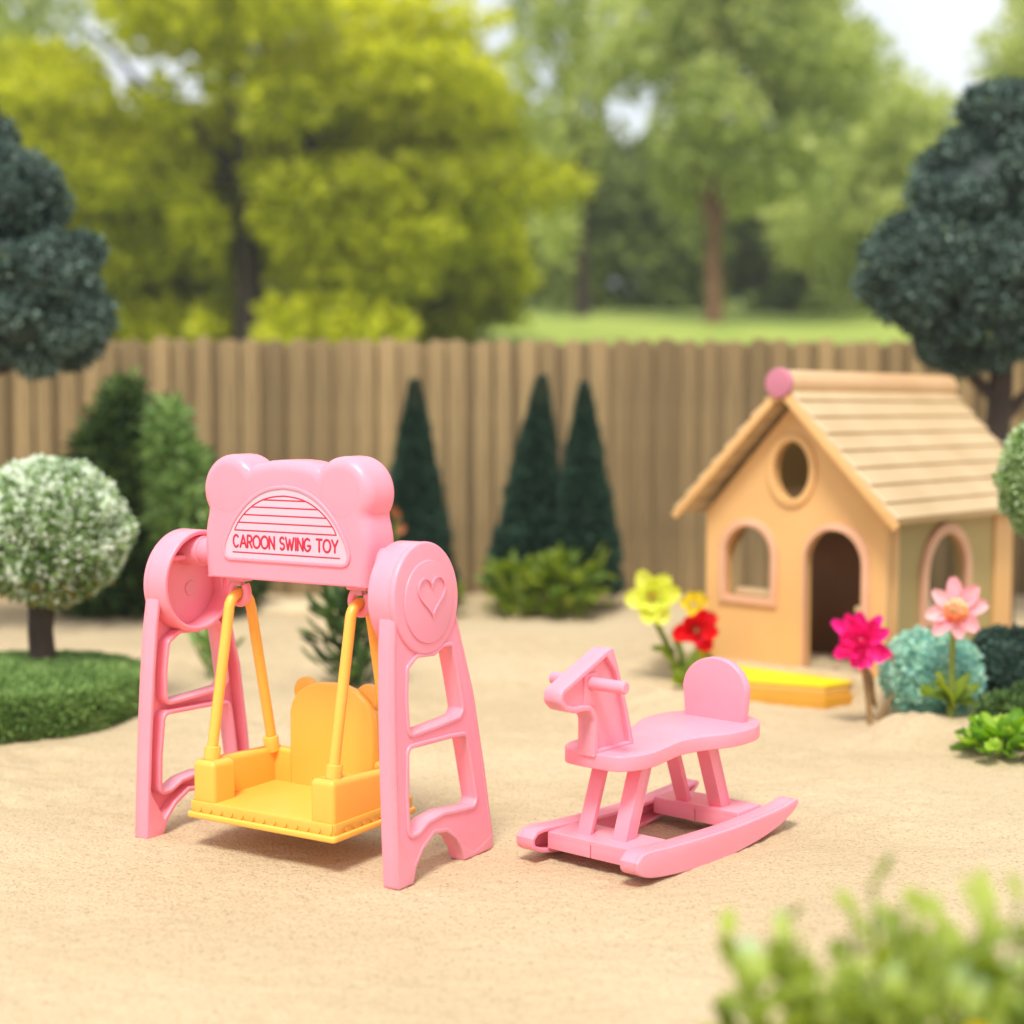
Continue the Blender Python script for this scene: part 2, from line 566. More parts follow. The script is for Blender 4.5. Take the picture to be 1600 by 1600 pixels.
def lawn_h(x, y):
    t = np.clip((y - 8.45) / 24, 0, None)
    return .02 + 3.0 * np.minimum(t, 1) ** .9 + np.maximum(t - 1, 0) * .6 + .25 * (fbm(x * .3, y * .3, 3, 7) - .5) * np.clip(t * 4, 0, 1)
grid_mesh('lawn', np.concatenate([[-160, -90], np.linspace(-45, 45, 110), [90, 160]]), np.concatenate([np.linspace(8.45, 40, 90), [55, 80, 120, 200]]), lawn_h, M['lawn'])
def lz(x, y):
    return float(lawn_h(np.array([float(x)]), np.array([float(y)]))[0])

# ------------------------------------------------------------------ foliage
def rng(seed): return np.random.default_rng(seed)

def leaves_mesh(name, P, Nn, size, tint, mat, parent=None, aspect=.55, spread=.9, seed=0, bend=.25, extra=None, core=None):
    """one folded leaf (two tris + two tris) per point: P points, Nn outward normals"""
    g = rng(seed); n = len(P)
    sz = size * g.uniform(.6, 1.35, n) if np.isscalar(size) else size * g.uniform(.7, 1.3, n)
    d = Nn + g.normal(0, spread, (n, 3)); d /= np.linalg.norm(d, axis=1)[:, None] + 1e-9
    r = g.normal(0, 1, (n, 3)); s = np.cross(d, r); s /= np.linalg.norm(s, axis=1)[:, None] + 1e-9
    u = np.cross(s, d)
    L = sz[:, None]
    # d: leaf length direction, s: width, u: leaf normal
    base = P
    tip = P + d * L + u * L * bend * g.uniform(-1, 1, (n, 1))
    l = P + d * L * .5 + s * L * aspect * .5 + u * L * .12
    r_ = P + d * L * .5 - s * L * aspect * .5 + u * L * .12
    V = np.stack([base, l, tip, r_], 1).reshape(-1, 3)
    idx = np.arange(n)[:, None] * 4
    F = np.concatenate([idx + [0, 1, 2], idx + [0, 2, 3]], 1).reshape(-1, 3)
    T = np.repeat(tint, 4)
    mi = np.zeros(len(F), int)
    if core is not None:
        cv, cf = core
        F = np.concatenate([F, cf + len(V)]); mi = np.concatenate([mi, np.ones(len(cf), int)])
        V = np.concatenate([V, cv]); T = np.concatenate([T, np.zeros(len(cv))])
    me = bpy.data.meshes.new(name)
    me.vertices.add(len(V)); me.vertices.foreach_set('co', V.ravel())
    me.loops.add(F.size); me.loops.foreach_set('vertex_index', F.ravel())
    me.polygons.add(len(F)); me.polygons.foreach_set('loop_start', np.arange(0, F.size, 3))
    me.update(calc_edges=True)
    at = me.attributes.new('tint', 'FLOAT', 'POINT'); at.data.foreach_set('value', np.clip(T, 0, 1).astype(np.float32))
    me.materials.append(mat)
    if core is not None:
        me.materials.append(mat)
        me.polygons.foreach_set('material_index', mi)
    o = bpy.data.objects.new(name, me); col.objects.link(o)
    if parent: o.parent = parent
    return o

def unit(n, g):
    d = g.normal(0, 1, (n, 3)); return d / np.linalg.norm(d, axis=1)[:, None]

def lobes_points(lobes, n, g, inner=.35, flatz=1):
    """points on/inside a union of ellipsoid lobes (cx,cy,cz,rx,ry,rz)"""
    Lb = np.array(lobes, float)
    A = (Lb[:, 3] * Lb[:, 4] + Lb[:, 3] * Lb[:, 5] + Lb[:, 4] * Lb[:, 5]); A /= A.sum()
    k = g.choice(len(Lb), n, p=A)
    d = unit(n, g)
    rad = 1 - inner * g.random(n) ** 2
    P = Lb[k, :3] + d * Lb[k, 3:6] * rad[:, None]
    Nn = d / Lb[k, 3:6]; Nn /= np.linalg.norm(Nn, axis=1)[:, None]
    keep = np.ones(n, bool)
    for j in range(len(Lb)):
        q = (P - Lb[j, :3]) / Lb[j, 3:6]
        ins = (q ** 2).sum(1) < .55
        keep &= ~(ins & (k != j))
    return P[keep], Nn[keep], k[keep]

def core_sphere(c, r, nu=20, nv=14):
    v = []; f = []
    for j in range(nv + 1):
        ph = -pi / 2 + pi * j / nv
        for i in range(nu):
            th = 2 * pi * i / nu
            v.append((c[0] + r[0] * cos(ph) * cos(th), c[1] + r[1] * cos(ph) * sin(th), c[2] + r[2] * sin(ph)))
    for j in range(nv):
        for i in range(nu):
            i2 = (i + 1) % nu
            a, b, cc, dd = j * nu + i, j * nu + i2, (j + 1) * nu + i2, (j + 1) * nu + i
            f += [(a, b, cc), (a, cc, dd)]
    return np.array(v), np.array(f)

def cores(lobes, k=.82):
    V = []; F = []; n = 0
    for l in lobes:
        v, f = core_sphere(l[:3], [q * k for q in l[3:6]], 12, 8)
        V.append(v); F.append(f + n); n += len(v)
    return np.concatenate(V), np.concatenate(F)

def limb(mb, a, b, r0, r1, g, wob=.06, n=7, mi=0):
    a = np.array(a, float); b = np.array(b, float); L = np.linalg.norm(b - a)
    pts = []; rs = []
    for i in range(n + 1):
        t = i / n
        p = a + (b - a) * t + g.normal(0, wob * L * .25, 3) * (0 < i < n)
        pts.append(p); rs.append(r0 + (r1 - r0) * t)
    tube(mb, pts, rs, 10, mi)

# ------------------------------------------------------------------ HAZE
def make_haze():
    v = [(x, y, z) for x in (-170, 170) for y in (-10, 205) for z in (-1.2, 19)]
    me = bpy.data.meshes.new('haze')
    me.from_pydata(v, [], [(0, 1, 3, 2), (4, 6, 7, 5), (0, 4, 5, 1), (2, 3, 7, 6), (0, 2, 6, 4), (1, 5, 7, 3)])
    o = bpy.data.objects.new('haze', me); col.objects.link(o)
    m = bpy.data.materials.new('haze'); m.use_nodes = True; t = m.node_tree
    t.nodes.remove(t.nodes['Principled BSDF'])
    pv = t.nodes.new('ShaderNodeVolumePrincipled')
    pv.inputs['Density'].default_value = .0019
    pv.inputs['Color'].default_value = (.97, .98, .95, 1)
    pv.inputs['Anisotropy'].default_value = .3
    t.links.new(pv.outputs[0], t.nodes['Material Output'].inputs['Volume'])
    me.materials.append(m)
    o['kind'] = 'stuff'; o['label'] = 'thin pale haze softening the trees beyond the fence'; o['category'] = 'haze'
make_haze()

# ------------------------------------------------------------------ FENCE
fence = thing('picket_fence', 'long weathered brown wooden picket fence across the back of the sand yard', 'fence', (0, 8.25, 0))
g = rng(3)
def picket_mesh(name, wd, h, mat):
    mb = MB()
    loop = dense([(-wd / 2, -.05), (wd / 2, -.05), (wd / 2, h - .02, .01), (wd * .25, h, .02), (-wd * .25, h, .02), (-wd / 2, h - .02, .01)], seg=3)
    plate(mb, [loop], -.011, .011, XZ, bevel=.004, res=1)
    return mb.build(name, mat, fence)
pk = picket_mesh('picket', .082, 1.375, M['picket'])
for i in range(68):
    o = pk if i == 0 else pk.copy()
    if i:
        col.objects.link(o); o.parent = fence
    o.location = (-4.1 + i * .123 + g.normal(0, .009), g.normal(0, .003), g.normal(0, .006))
    o.rotation_euler = (g.normal(0, .002), g.normal(0, .003), g.normal(0, .02))
    o.scale = (g.uniform(.95, 1.3), 1, 1)
bk_ = picket_mesh('backing_board', .25, 1.362, M['rail'])
for i in range(34):
    o = bk_ if i == 0 else bk_.copy()
    if i:
        col.objects.link(o); o.parent = fence
    o.location = (-4.04 + i * .246, .032 + (i % 2) * .004, 0)
for z in (.35, 1.05):
    mb = MB(); box(mb, (-4.2, .050, z - .045), (4.3, .085, z + .045), .004)
    mb.build('rail', M['rail'], fence)

# ------------------------------------------------------------------ BACKGROUND TREES
def big_tree(name, label, x, y, trunk_r, fork_z, crown, mat, bark, n, leaf, seed, tint_mu=.5, tint_sd=.25, limbs=None, group='trees beyond the fence', layered=False, clear=None):
    g = rng(seed)
    z0 = lz(x, y)
    root = thing(name, label, 'tree', (x, y, z0), 0, group)
    mb = MB()
    top = fork_z - z0
    pts = [(0, 0, -.2), (trunk_r * .1, 0, top * .3), (-trunk_r * .15, 0, top * .7), (0, 0, top)]
    tube(mb, pts, [trunk_r * 1.25, trunk_r, trunk_r * .9, trunk_r * .8], 14)
    cx, cy, cz, rx, ry, rz = crown
    if limbs is None:
        limbs = [(g.uniform(-.6, .6) * rx, g.uniform(-.5, .5) * ry, cz - z0 + g.uniform(0, .7) * rz) for _ in range(6)]
    for L in limbs:
        limb(mb, (0, 0, top - .05), L, trunk_r * .5, trunk_r * .12, g)
    mb.build('trunk', bark, root)
    lobes = []
    nl = 60
    for i in range(nl):
        d = unit(1, g)[0]; k = g.uniform(.35, .85)
        p = np.array([cx - x, cy - y, cz - z0]) + d * k * np.array([rx, ry, rz])
        s = g.uniform(.16, .3)
        fl = .45 if layered else .8
        lobes.append((*p, rx * s * (1.35 if layered else 1), ry * s * 1.2, rz * s * fl))
    P, Nn, k = lobes_points(lobes, n, g, .9)
    if clear:
        keep = np.ones(len(P), bool)
        for (x0_, z0_, x1_, z1_, wd_) in clear:
            t_ = np.clip(((P[:, 0] - x0_) * (x1_ - x0_) + (P[:, 2] - z0_) * (z1_ - z0_)) / ((x1_ - x0_) ** 2 + (z1_ - z0_) ** 2), 0, 1)
            dd = np.hypot(P[:, 0] - (x0_ + (x1_ - x0_) * t_), P[:, 2] - (z0_ + (z1_ - z0_) * t_))
            keep &= ~((dd < wd_) & (P[:, 1] < .25))
        P, Nn, k = P[keep], Nn[keep], k[keep]
    lt = g.uniform(-.18, .18, len(lobes))
    tint = np.clip(tint_mu + lt[k] + g.normal(0, tint_sd, len(P)), 0, 1)
    Nn = Nn * .3 + np.array([0, -.1, -.25 if layered else 0])
    leaves_mesh('crown', P, Nn, leaf, tint, mat, root, aspect=.6, spread=.9, seed=seed + 1)
    return root

big_tree('broadleaf_tree', 'large golden green tree with dark forked trunk behind the left half of the fence', -3.75, 22, .21, 4.25,
         (-3.7, 22.2, 4.9, 4.8, 2.8, 4.3), M['l_gold'], M['bark'], 70000, .20, 11, .5, .2, layered=True,
         clear=[(0, 0, .03, 1.45, .30), (0, 2.0, -.35, 3.2, .25), (-.35, 3.2, -1.0, 4.2, .12), (0, 2.2, .2, 4.4, .16)],
         limbs=[(-1.3, 0, 3.6), (.25, 0, 4.3), (-2.3, .3, 4.6), (1.6, -.4, 3.2), (2.6, .2, 4.3), (-.5, .5, 5.4), (-2.4, -.3, 2.6)])
big_tree('broadleaf_tree', 'slim green tree with reddish brown trunk behind the middle of the fence', 3.65, 28, .15, 4.1,
         (4.05, 28.5, 7.5, 2.9, 2.6, 3.6), M['l_mid'], M['redbark'], 26000, .23, 21, .55, .22)
big_tree('broadleaf_tree', 'pale yellow green tree filling the gap right of the slim tree', 8.6, 33, .2, 4.6,
         (8.2, 33, 5.5, 3.0, 2.5, 2.5), M['l_mid'], M['redbark'], 15000, .27, 31, .7, .2)
big_tree('broadleaf_tree', 'hazy green tree rising behind the right hand blue green tree', 12.3, 32, .22, 5,
         (12.2, 32, 7.6, 2.8, 2.4, 5), M['l_mid'], M['bark'], 17000, .26, 41, .6, .25)
big_tree('broadleaf_tree', 'thin crowned green tree between the golden tree and the slim tree', 1.4, 31, .14, 5,
         (.7, 31, 7.6, 1.2, 1.6, 4.4), M['l_mid'], M['bark'], 6000, .25, 51, .6, .2)
big_tree('broadleaf_tree', 'green tree at the far left edge behind the golden tree', -11, 30, .25, 5,
         (-11, 30, 7.4, 4.2, 2.4, 4.4), M['l_mid'], M['bark'], 12000, .24, 61, .45, .2)
for i, (x, y, rx, lab) in enumerate([(-6.1, 25, 2.2, 'low golden green bush tree behind the left part of the fence'), (-1.2, 25, 1.9, 'low golden green bush tree behind the fence right of the forked trunk')]):
    big_tree('bush_tree', lab, x, y, .10, lz(x, y) + .6, (x, y, lz(x, y) + .9, rx, 1.4, 1.5), M['l_gold'], M['bark'], 11000, .2, 65 + i, .35, .2)
for i, (x, y, rx, rz, lab) in enumerate([(2.0, 40, 4.4, 3.1, 'low dark green tree left of the reddish trunk'),
                                    (8.3, 41, 4.2, 2.9, 'low dark green tree right of the reddish trunk'),
                                    (14.0, 42, 3.4, 2.4, 'low dark green tree behind the right end of the fence'),
                                    (-4.5, 42, 4.2, 3.2, 'dark green tree mostly hidden behind the golden tree')]):
    big_tree('dark_tree', lab, x, y, .25, lz(x, y) + 1.0, (x, y, lz(x, y) + rz * .85, rx, 2.2, rz), M['l_dark'], M['bark'], 15000, .36, 71 + i, .45, .25)  # crowns use the dark green leaf colour

# far-off wood reading as one mass
g = rng(90)
lobes = []
for i in range(60):
    x = -34 + i * 1.25; y = 62 + g.uniform(-3, 3)
    h = g.uniform(5.5, 7.5) - (1.3 if 20 < x < 28 else 0)
    lobes.append((x, y, lz(x, y) + h * .45, g.uniform(1.8, 2.8), 2, h * .55))
P, Nn, k = lobes_points(lobes, 42000, g, .8)
o = leaves_mesh('far_wood', P, Nn, .5, np.clip(.5 + g.normal(0, .25, len(P)), 0, 1), M['l_mid'], None, aspect=.7, seed=91)
o['kind'] = 'stuff'; tag(o, 'soft green far off wood along the horizon beyond the lawn', 'wood')

# ------------------------------------------------------------------ BLUE-GREEN TREES (clumped crowns)
def clump_tree(name, label, x, y, crown_prof, trunk, limbs, seed, n=105000, leaf=.026, off=(0, 0), mat='l_blue', nclump=330):
    g = rng(seed)
    z0 = gz(x, y)
    root = thing(name, label, 'tree', (x, y, z0), 0, 'blue green garden trees')
    mb = MB()
    tube(mb, [(px, py, pz) for px, py, pz, _ in trunk], [q[3] for q in trunk], 14)
    for a, b, r0, r1 in limbs:
        limb(mb, a, b, r0, r1, g, .1)
    mb.build('trunk', M['bark'], root)
    big = crown_prof
    lobes = []
    # clumps spread over the big lobes
    Bp, Bn, kk = lobes_points(big, nclump * 3, g, .12)
    for i in range(min(nclump, len(Bp))):
        r = g.uniform(.045, .11)
        p = Bp[i] - Bn[i] * r * .45
        lobes.append((*p, r, r, r * .85))
    P, Nn, k = lobes_points(lobes, n, g, .35)
    lt = g.uniform(-.12, .12, len(lobes))
    tint = np.clip(.46 + lt[k] + g.normal(0, .22, len(P)), 0, .93)
    tint[g.random(len(P)) < .006] = 1
    cv, cf = cores(big + lobes, .80)
    c = leaves_mesh('crown', P, Nn, leaf, tint, M[mat], root, aspect=.7, spread=.6, seed=seed + 1, core=(cv, cf))
    return root

# left tree: conical crown, local coordinates from its base
lx_, ly_ = -2.52, 6.5
clump_tree('clipped_tree', 'blue green tree with dense clumped crown leaning in from the left edge', lx_, ly_,
           [(.19, 0, 2.07, .24, .24, .26), (.24, 0, 1.83, .38, .35, .3), (.33, 0, 1.57, .46, .4, .28), (.50, .02, 1.36, .30, .35, .20), (-.2, 0, 1.7, .45, .4, .42), (.1, .1, 1.58, .5, .4, .25)],
           [(-.1, 0, -.1, .09), (-.1, 0, .5, .075), (-.03, 0, .95, .065), (.05, 0, 1.5, .04)],
           [((-.07, 0, .95), (.42, -.1, 1.24), .045, .022), ((.1, 0, 1.05), (.62, -.05, 1.24), .028, .012), ((-.1, 0, .8), (.25, -.1, 1.2), .03, .015)], 101)
rx_, ry_ = 2.22, 7.0
clump_tree('clipped_tree', 'blue green tree with dense clumped crown on dark trunk behind the toy house', rx_, ry_,
           [(.12, 0, 2.18, .40, .36, .30), (-.05, 0, 1.95, .38, .36, .30), (-.3, 0, 1.62, .32, .34, .27), (-.1, 0, 1.60, .42, .4, .32), (.4, 0, 1.8, .42, .4, .45), (-.15, 0, 1.38, .25, .26, .2), (.2, 0, 1.45, .35, .35, .22)],
           [(0, 0, -.1, .085), (0, 0, .4, .065), (-.01, 0, .9, .058), (.02, 0, 1.5, .045)],
           [((0, 0, 1.0), (-.25, 0, 1.35), .035, .02), ((0, 0, .95), (.3, -.1, 1.3), .03, .015), ((0, 0, 1.1), (.1, .1, 1.6), .03, .02)], 111)

# ------------------------------------------------------------------ CONES AND BACK BUSHES
def cone_tree(label, x, y, h, r, seed, lean=0.0):
    g = rng(seed)
    root = thing('spruce_cone', label, 'conifer', (x, y, gz(x, y)), 0, 'dark green cone shaped conifers by the fence')
    mb = MB(); tube(mb, [(0, 0, -.05), (0, 0, .2), (lean * .5, 0, h * .5)], [.03, .025, .012], 8)
    mb.build('trunk', M['bark'], root)
    n = 13000
    t = g.random(n) ** .75
    z = .10 + (h - .10) * (1 - t)
    rad = r * (t ** .82) * (1 - .22 * g.random(n) ** 2) + .006
    lump = 1 + .04 * np.sin(t * 26 + g.uniform(0, 6)) + .04 * np.sin(t * 61)
    th = g.uniform(0, 2 * pi, n)
    rad = rad * lump * (1 + .06 * np.sin(th * 5 + t * 12))
    P = np.stack([rad * np.cos(th) + lean * (1 - t), rad * np.sin(th), z], 1)
    Nn = np.stack([np.cos(th), np.sin(th), np.full(n, -.15)], 1)
    tint = np.clip(.5 + g.normal(0, .22, n), 0, 1)
    cv, cf = core_sphere((lean * .25, 0, .1 + h * .2), (r * .75, r * .75, h * .25))
    c2v, c2f = core_sphere((lean * .5, 0, h * .5), (r * .4, r * .4, h * .38))
    leaves_mesh('crown', P, Nn, .04, tint, M['l_spruce'], root, aspect=.35, spread=.5, seed=seed, core=(np.concatenate([cv, c2v]), np.concatenate([cf, c2f + len(cv)])))
cone_tree('dark green cone conifer standing alone by the fence behind the swing ear', -.49, 7.75, 1.16, .18, 201)
cone_tree('dark green cone conifer, left one of the close pair by the fence', .08, 7.75, 1.17, .19, 202, .07)
cone_tree('dark green cone conifer, right one of the close pair by the fence', .36, 7.65, 1.13, .17, 203, .0)

def bush(name, label, cat, x, y, lobes, mat, n, leaf, seed, tint=(.5, .2), aspect=.5, spread=.7, group=None, z=None, core=.8, inner=.3, stem=None, shade=None):
    g = rng(seed)
    zz = gz(x, y) if z is None else z
    root = thing(name, label, cat, (x, y, zz), 0, group)
    P, Nn, k = lobes_points(lobes, n, g, inner)
    P_ok = P[:, 2] > -.03; P, Nn, k = P[P_ok], Nn[P_ok], k[P_ok]
    lt = g.uniform(-.1, .1, len(lobes))
    T = np.clip(tint[0] + lt[k] + g.normal(0, tint[1], len(P)), 0, .93 if mat == 'l_var' else 1)
    if mat == 'l_var':
        low = np.array([l[2] - l[5] * .35 for l in lobes])[k]
        yl = (P[:, 2] < low) & (g.random(len(P)) < .4)
        T[yl] = 1
    c = cores(lobes, core) if core else None
    leaves_mesh('foliage', P, Nn, leaf, T, M[mat], root, aspect=aspect, spread=spread, seed=seed + 1, core=c)
    if stem:
        mb = MB()
        for s_ in stem:
            limb(mb, *s_, g, .05)
        mb.build('stem' if len(stem) > 1 else 'trunk', M['bark'], root)
    return root

bush('garden_bush', 'dark green conifer bush with lighter right side by the fence left of the swing', 'bush', -1.9, 7.5,
     [(.0, 0, .85, .13, .14, .32), (.02, 0, .6, .24, .22, .35), (-.1, 0, .3, .3, .25, .3), (.3, 0, .4, .24, .22, .32), (.44, 0, .24, .24, .2, .24), (.05, 0, 1.03, .04, .05, .14), (.22, 0, .85, .06, .07, .2), (.34, 0, .66, .1, .1, .16), (-.12, 0, .72, .12, .12, .22), (.2, .0, .68, .14, .14, .22)],
     'l_bush', 17000, .075, 211, tint=(.45, .33), aspect=.32, spread=1.0, core=.7, inner=.5, stem=[((0, 0, -.05), (0, 0, .5), .03, .015), ((.1, 0, -.05), (.2, 0, .4), .025, .01)])
bush('garden_bush', 'light green bush with upright feathery shoots beside the dark conifer bush', 'bush', -1.62, 7.25,
     [(0, 0, .84, .07, .1, .2), (.06, 0, .55, .13, .14, .3), (.14, 0, .25, .16, .15, .22)], 'l_moss', 3800, .08, 213, tint=(.35, .3), aspect=.3, core=.6, spread=.9, inner=.5,
     stem=[((0, 0, -.05), (0, 0, .5), .02, .01), ((.05, 0, -.05), (.1, 0, .3), .02, .01)])
# ------------------------------------------------------------------ TOPIARY BALL TREE ON MOSS
mx0, my0 = -1.60, 4.97
moss = thing('moss_mound', 'round cushion of fine green moss under the ball topiary', 'moss cushion', (mx0, my0, gz(mx0, my0)))
g = rng(301)
mh = .15
n = 42000
rr = np.sqrt(g.random(n)); th = g.uniform(0, 2 * pi, n)
edge = g.random(n) < .42
R0 = 1 + .03 * np.sin(3 * th) + .02 * np.sin(7 * th + 1)
rad = np.where(edge, 1.0, rr)
zz = np.where(edge, g.random(n) * mh * .85, mh * (1 - .22 * rr ** 4) + .012 * (vnoise(rr * np.cos(th) * 9, rr * np.sin(th) * 9, 4) - .5))
rad = rad * (1 + np.where(edge, .05 * np.sin(pi * np.clip(zz / mh, 0, 1)) - .05 * (zz / mh), -.02))
P = np.stack([rad * R0 * .385 * np.cos(th), rad * R0 * .41 * np.sin(th), zz], 1)
Nn = np.stack([np.cos(th) * np.where(edge, .9, .15), np.sin(th) * np.where(edge, .9, .15), np.where(edge, .5, 1.0)], 1)
T = np.clip(.5 + .3 * (vnoise(P[:, 0] * 14, P[:, 1] * 14 + P[:, 2] * 20, 9) - .5) + g.normal(0, .2, n), 0, 1)
cv, cf = core_sphere((0, 0, .02), (.365, .39, mh * .82))
leaves_mesh('moss', P, Nn, .026, T, M['l_moss'], moss, aspect=.25, spread=.45, seed=302, core=(cv, cf))
mb = MB(); loop = [(.365 * a, .39 * b) for a, b in circle(0, 0, 1)]
plate(mb, [loop], -.02, mh * .8, XY, bevel=.03); mb.build('base', M['l_moss'], moss)

bx0, by0 = -1.565, 5.07
ball = thing('topiary_tree', 'ball topiary with white and green variegated leaves on the moss cushion at left', 'topiary', (bx0, by0, gz(bx0, by0) + mh * .85))
mb = MB()
tube(mb, [(0, 0, -.02), (.002, 0, .06), (-.003, 0, .14), (.004, 0, .22), (0, 0, .35)], [.049, .043, .041, .044, .03], 16)
mb.build('trunk', M['bark'], ball)
g = rng(311)
cz = .585 - .115
lob = [(.035, -.02, cz + .0, .255, .25, .235)]
for i in range(60):
    d = unit(1, g)[0]
    lob.append((.035 + d[0] * .22, -.02 + d[1] * .21, cz + d[2] * .195, .055, .055, .05))
P, Nn, k = lobes_points(lob, 46000, g, .3)
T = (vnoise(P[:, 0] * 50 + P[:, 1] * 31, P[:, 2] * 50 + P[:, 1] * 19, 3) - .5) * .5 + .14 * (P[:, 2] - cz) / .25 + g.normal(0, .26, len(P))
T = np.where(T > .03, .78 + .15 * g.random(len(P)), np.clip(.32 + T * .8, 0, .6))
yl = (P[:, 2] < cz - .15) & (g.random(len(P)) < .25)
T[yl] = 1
leaves_mesh('crown', P, Nn, .021, T, M['l_var'], ball, aspect=.6, spread=.7, seed=312, core=core_sphere((.035, -.02, cz), (.215, .21, .195)))

# right edge ball
rb = thing('topiary_tree', 'ball topiary with small green leaves cut off by the right edge of the picture', 'topiary', (1.70, 4.9, gz(1.7, 4.9)))
mb = MB(); tube(mb, [(0, 0, -.02), (0, 0, .3), (0, 0, .7)], [.03, .026, .022], 12); mb.build('trunk', M['bark'], rb)
g = rng(321)
lob = [(0, 0, .775, .135, .135, .185)]
for i in range(30):
    d = unit(1, g)[0]; lob.append((d[0] * .115, d[1] * .115, .775 + d[2] * .165, .035, .035, .035))
lob.append((-.01, 0, .97, .03, .03, .035))
P, Nn, k = lobes_points(lob, 15000, g, .4)
T = np.clip(.33 + g.normal(0, .18, len(P)), 0, .8)
leaves_mesh('crown', P, Nn, .02, T, M['l_var'], rb, aspect=.6, spread=.8, seed=322, core=core_sphere((0, 0, .775), (.11, .11, .15)))

# ------------------------------------------------------------------ BALL BUSHES RIGHT
def moss_ball(label, x, y, z, r, mat, n, leaf, seed, lump=.022, mu=.5):
    g = rng(seed)
    root = thing('ball_bush', label, 'bush', (x, y, z))
    lob = [(0, 0, r * .95, r * .97, r * .97, r * .93)]
    for i in range(230):
        d = unit(1, g)[0]; lob.append((d[0] * r * .95, d[1] * r * .95, r * .95 + d[2] * r * .9, lump, lump, lump))
    P, Nn, k = lobes_points(lob, n, g, .2)
    ltn = g.uniform(-.25, .25, len(lob))
    T = np.clip(mu + ltn[k] + g.normal(0, .13, len(P)), 0, 1)
    leaves_mesh('foliage', P, Nn, leaf, T, M[mat], root, aspect=.9, spread=.8, seed=seed + 1, core=core_sphere((0, 0, r * .95), (r * .93, r * .93, r * .9)))
    mb = MB(); tube(mb, [(0, 0, -.04), (0, 0, .06)], [.03, .02], 8); mb.build('stem', M['bark'], root)
moss_ball('round teal bush in front of the toy house side wall', 1.35, 4.90, gz(1.35, 4.9) - .0, .148, 'l_teal', 26000, .012, 401)
moss_ball('round dark blue green bush between the teal bush and the right edge', 1.64, 5.05, gz(1.64, 5.05), .135, 'l_navy', 20000, .013, 411, mu=.45)
bush('low_shrub', 'low dull grey green shrub under the dark round bush at the right edge', 'shrub', 1.53, 4.62,
     [(0, 0, .03, .11, .09, .055), (.08, .02, .05, .09, .08, .07), (.16, 0, .05, .09, .08, .07)], 'l_bush', 6000, .024, 421, tint=(.5, .25), aspect=.4, core=.8)

# ------------------------------------------------------------------ TOY HOUSE
house = thing('toy_house', 'peach coloured wooden toy house with pale board roof and arched openings', 'toy house', (HX, HY, .08), HR)
house.scale = (HK, HK, HK)
Wd, Dp, Ze, Zr = .80, 1.05, .60, 1.05
xm = -.405
def arch_loop(x0, x1, z0, z1, r=None, n=14):
    w_ = (x1 - x0) / 2; cx = (x0 + x1) / 2; rise = min(w_ * 1.05, z1 - z0 - .02)
    pts = [(x0, z0), (x1, z0)]
    for k in range(n + 1):
        a = pi * k / n
        pts.append((cx + w_ * cos(a), z1 - rise + rise * sin(a)))
    return pts
T_ = .045
front = MB()
fl = [(-.805, 0), (-.345, 0)] 
door0, door1 = -.345, -.095
outline = [(-.805, -.02), (door0, -.02)] + [(door0, 0)] 
dl = arch_loop(door0, door1, 0, .552)
# wall outline with the doorway as a notch
notch = [(door0, -.02)] + [(door0, .29)] + [p for p in dl[2:][::-1]] + [(door1, -.02)]
outline = [(-.805, -.02)] + notch + [(-.001, -.02), (-.001, Ze - .01), (xm, Zr - .025), (-.805, Ze - .01)]
win = arch_loop(-.712, -.492, .262, .548)
ov = circle(-.407, .768, .083, .115)
plate(front, [outline, win, ov], 0, T_, XZ, bevel=.002, res=1)
fw = front.build('front_wall', M['wall'], house)
def ring(mb, loop, out, inn, y0, y1, fn=XZ, bev=.005):
    plate(mb, [offset(loop, out), offset(loop, -inn)], y0, y1, fn, bevel=bev, res=2)
mb = MB(); ring(mb, win, .026, .004, -.014, .012); mb.build('window_frame', M['trim'], fw)
mb = MB(); ring(mb, ov, .026, .004, -.012, .012); mb.build('round_window_frame', M['wall'], fw)['label'] = 'rounded peach rim of the oval attic window'
mb = MB()
dfo = [(door1 + .036, 0)] + [(door1 + .036, .29)] + [(q[0], q[1]) for q in offset(dl, .036)[2:]] 
dband = [p for p in arch_loop(door0 - .006, door1 + .028, .002, .577)]
dinn = [p for p in arch_loop(door0 + .004, door1 - .003, .002, .548)]
lo = [dband[1]] + dband[2:] + [dband[0], dinn[0]] + dinn[2:][::-1] + [dinn[1]]
plate(mb, [lo], -.014, .012, XZ, bevel=.004, res=2)
mb.build('door_frame', M['trim'], fw)
# window ledge (pale bar)
mb = MB(); box(mb, (-.70, T_ + .004, .262), (-.49, T_ + .07, .29), .006); mb.build('ledge', M['roof'], fw)
mb = MB(); box(mb, (-.16, T_ + .004, .232), (-.05, T_ + .07, .262), .008); mb.build('ledge', M['roof'], fw)
# side walls with arched windows
def side_wall(x0, x1, name):
    mb = MB()
    lo = [(T_ + .001, -.02), (Dp - .02, -.02), (Dp - .02, Ze - .012), (T_ + .001, Ze - .012)]
    if name == 'right_wall':
        wn = arch_loop(.305, .625, .21, .525)
        plate(mb, [lo, wn], x0, x1, YZ, bevel=.002, res=1)
        o = mb.build('side_wall', M['panel'], house); o['label'] = 'side wall toned olive for shade, with arched window'
        m2 = MB(); plate(m2, [offset(wn, .04), offset(wn, -.004)], -.012, .014, YZ, bevel=.006, res=2); m2.build('window_frame', M['trim'], o)
    else:
        wn = arch_loop(.09, .66, .2, .55)
        plate(mb, [lo, wn], x0, x1, YZ, bevel=.002, res=1)
        o = mb.build('side_wall', M['wall'], house)
    return o
side_wall(-.04, -.008, 'right_wall')
side_wall(-.80, -.765, 'left_wall')
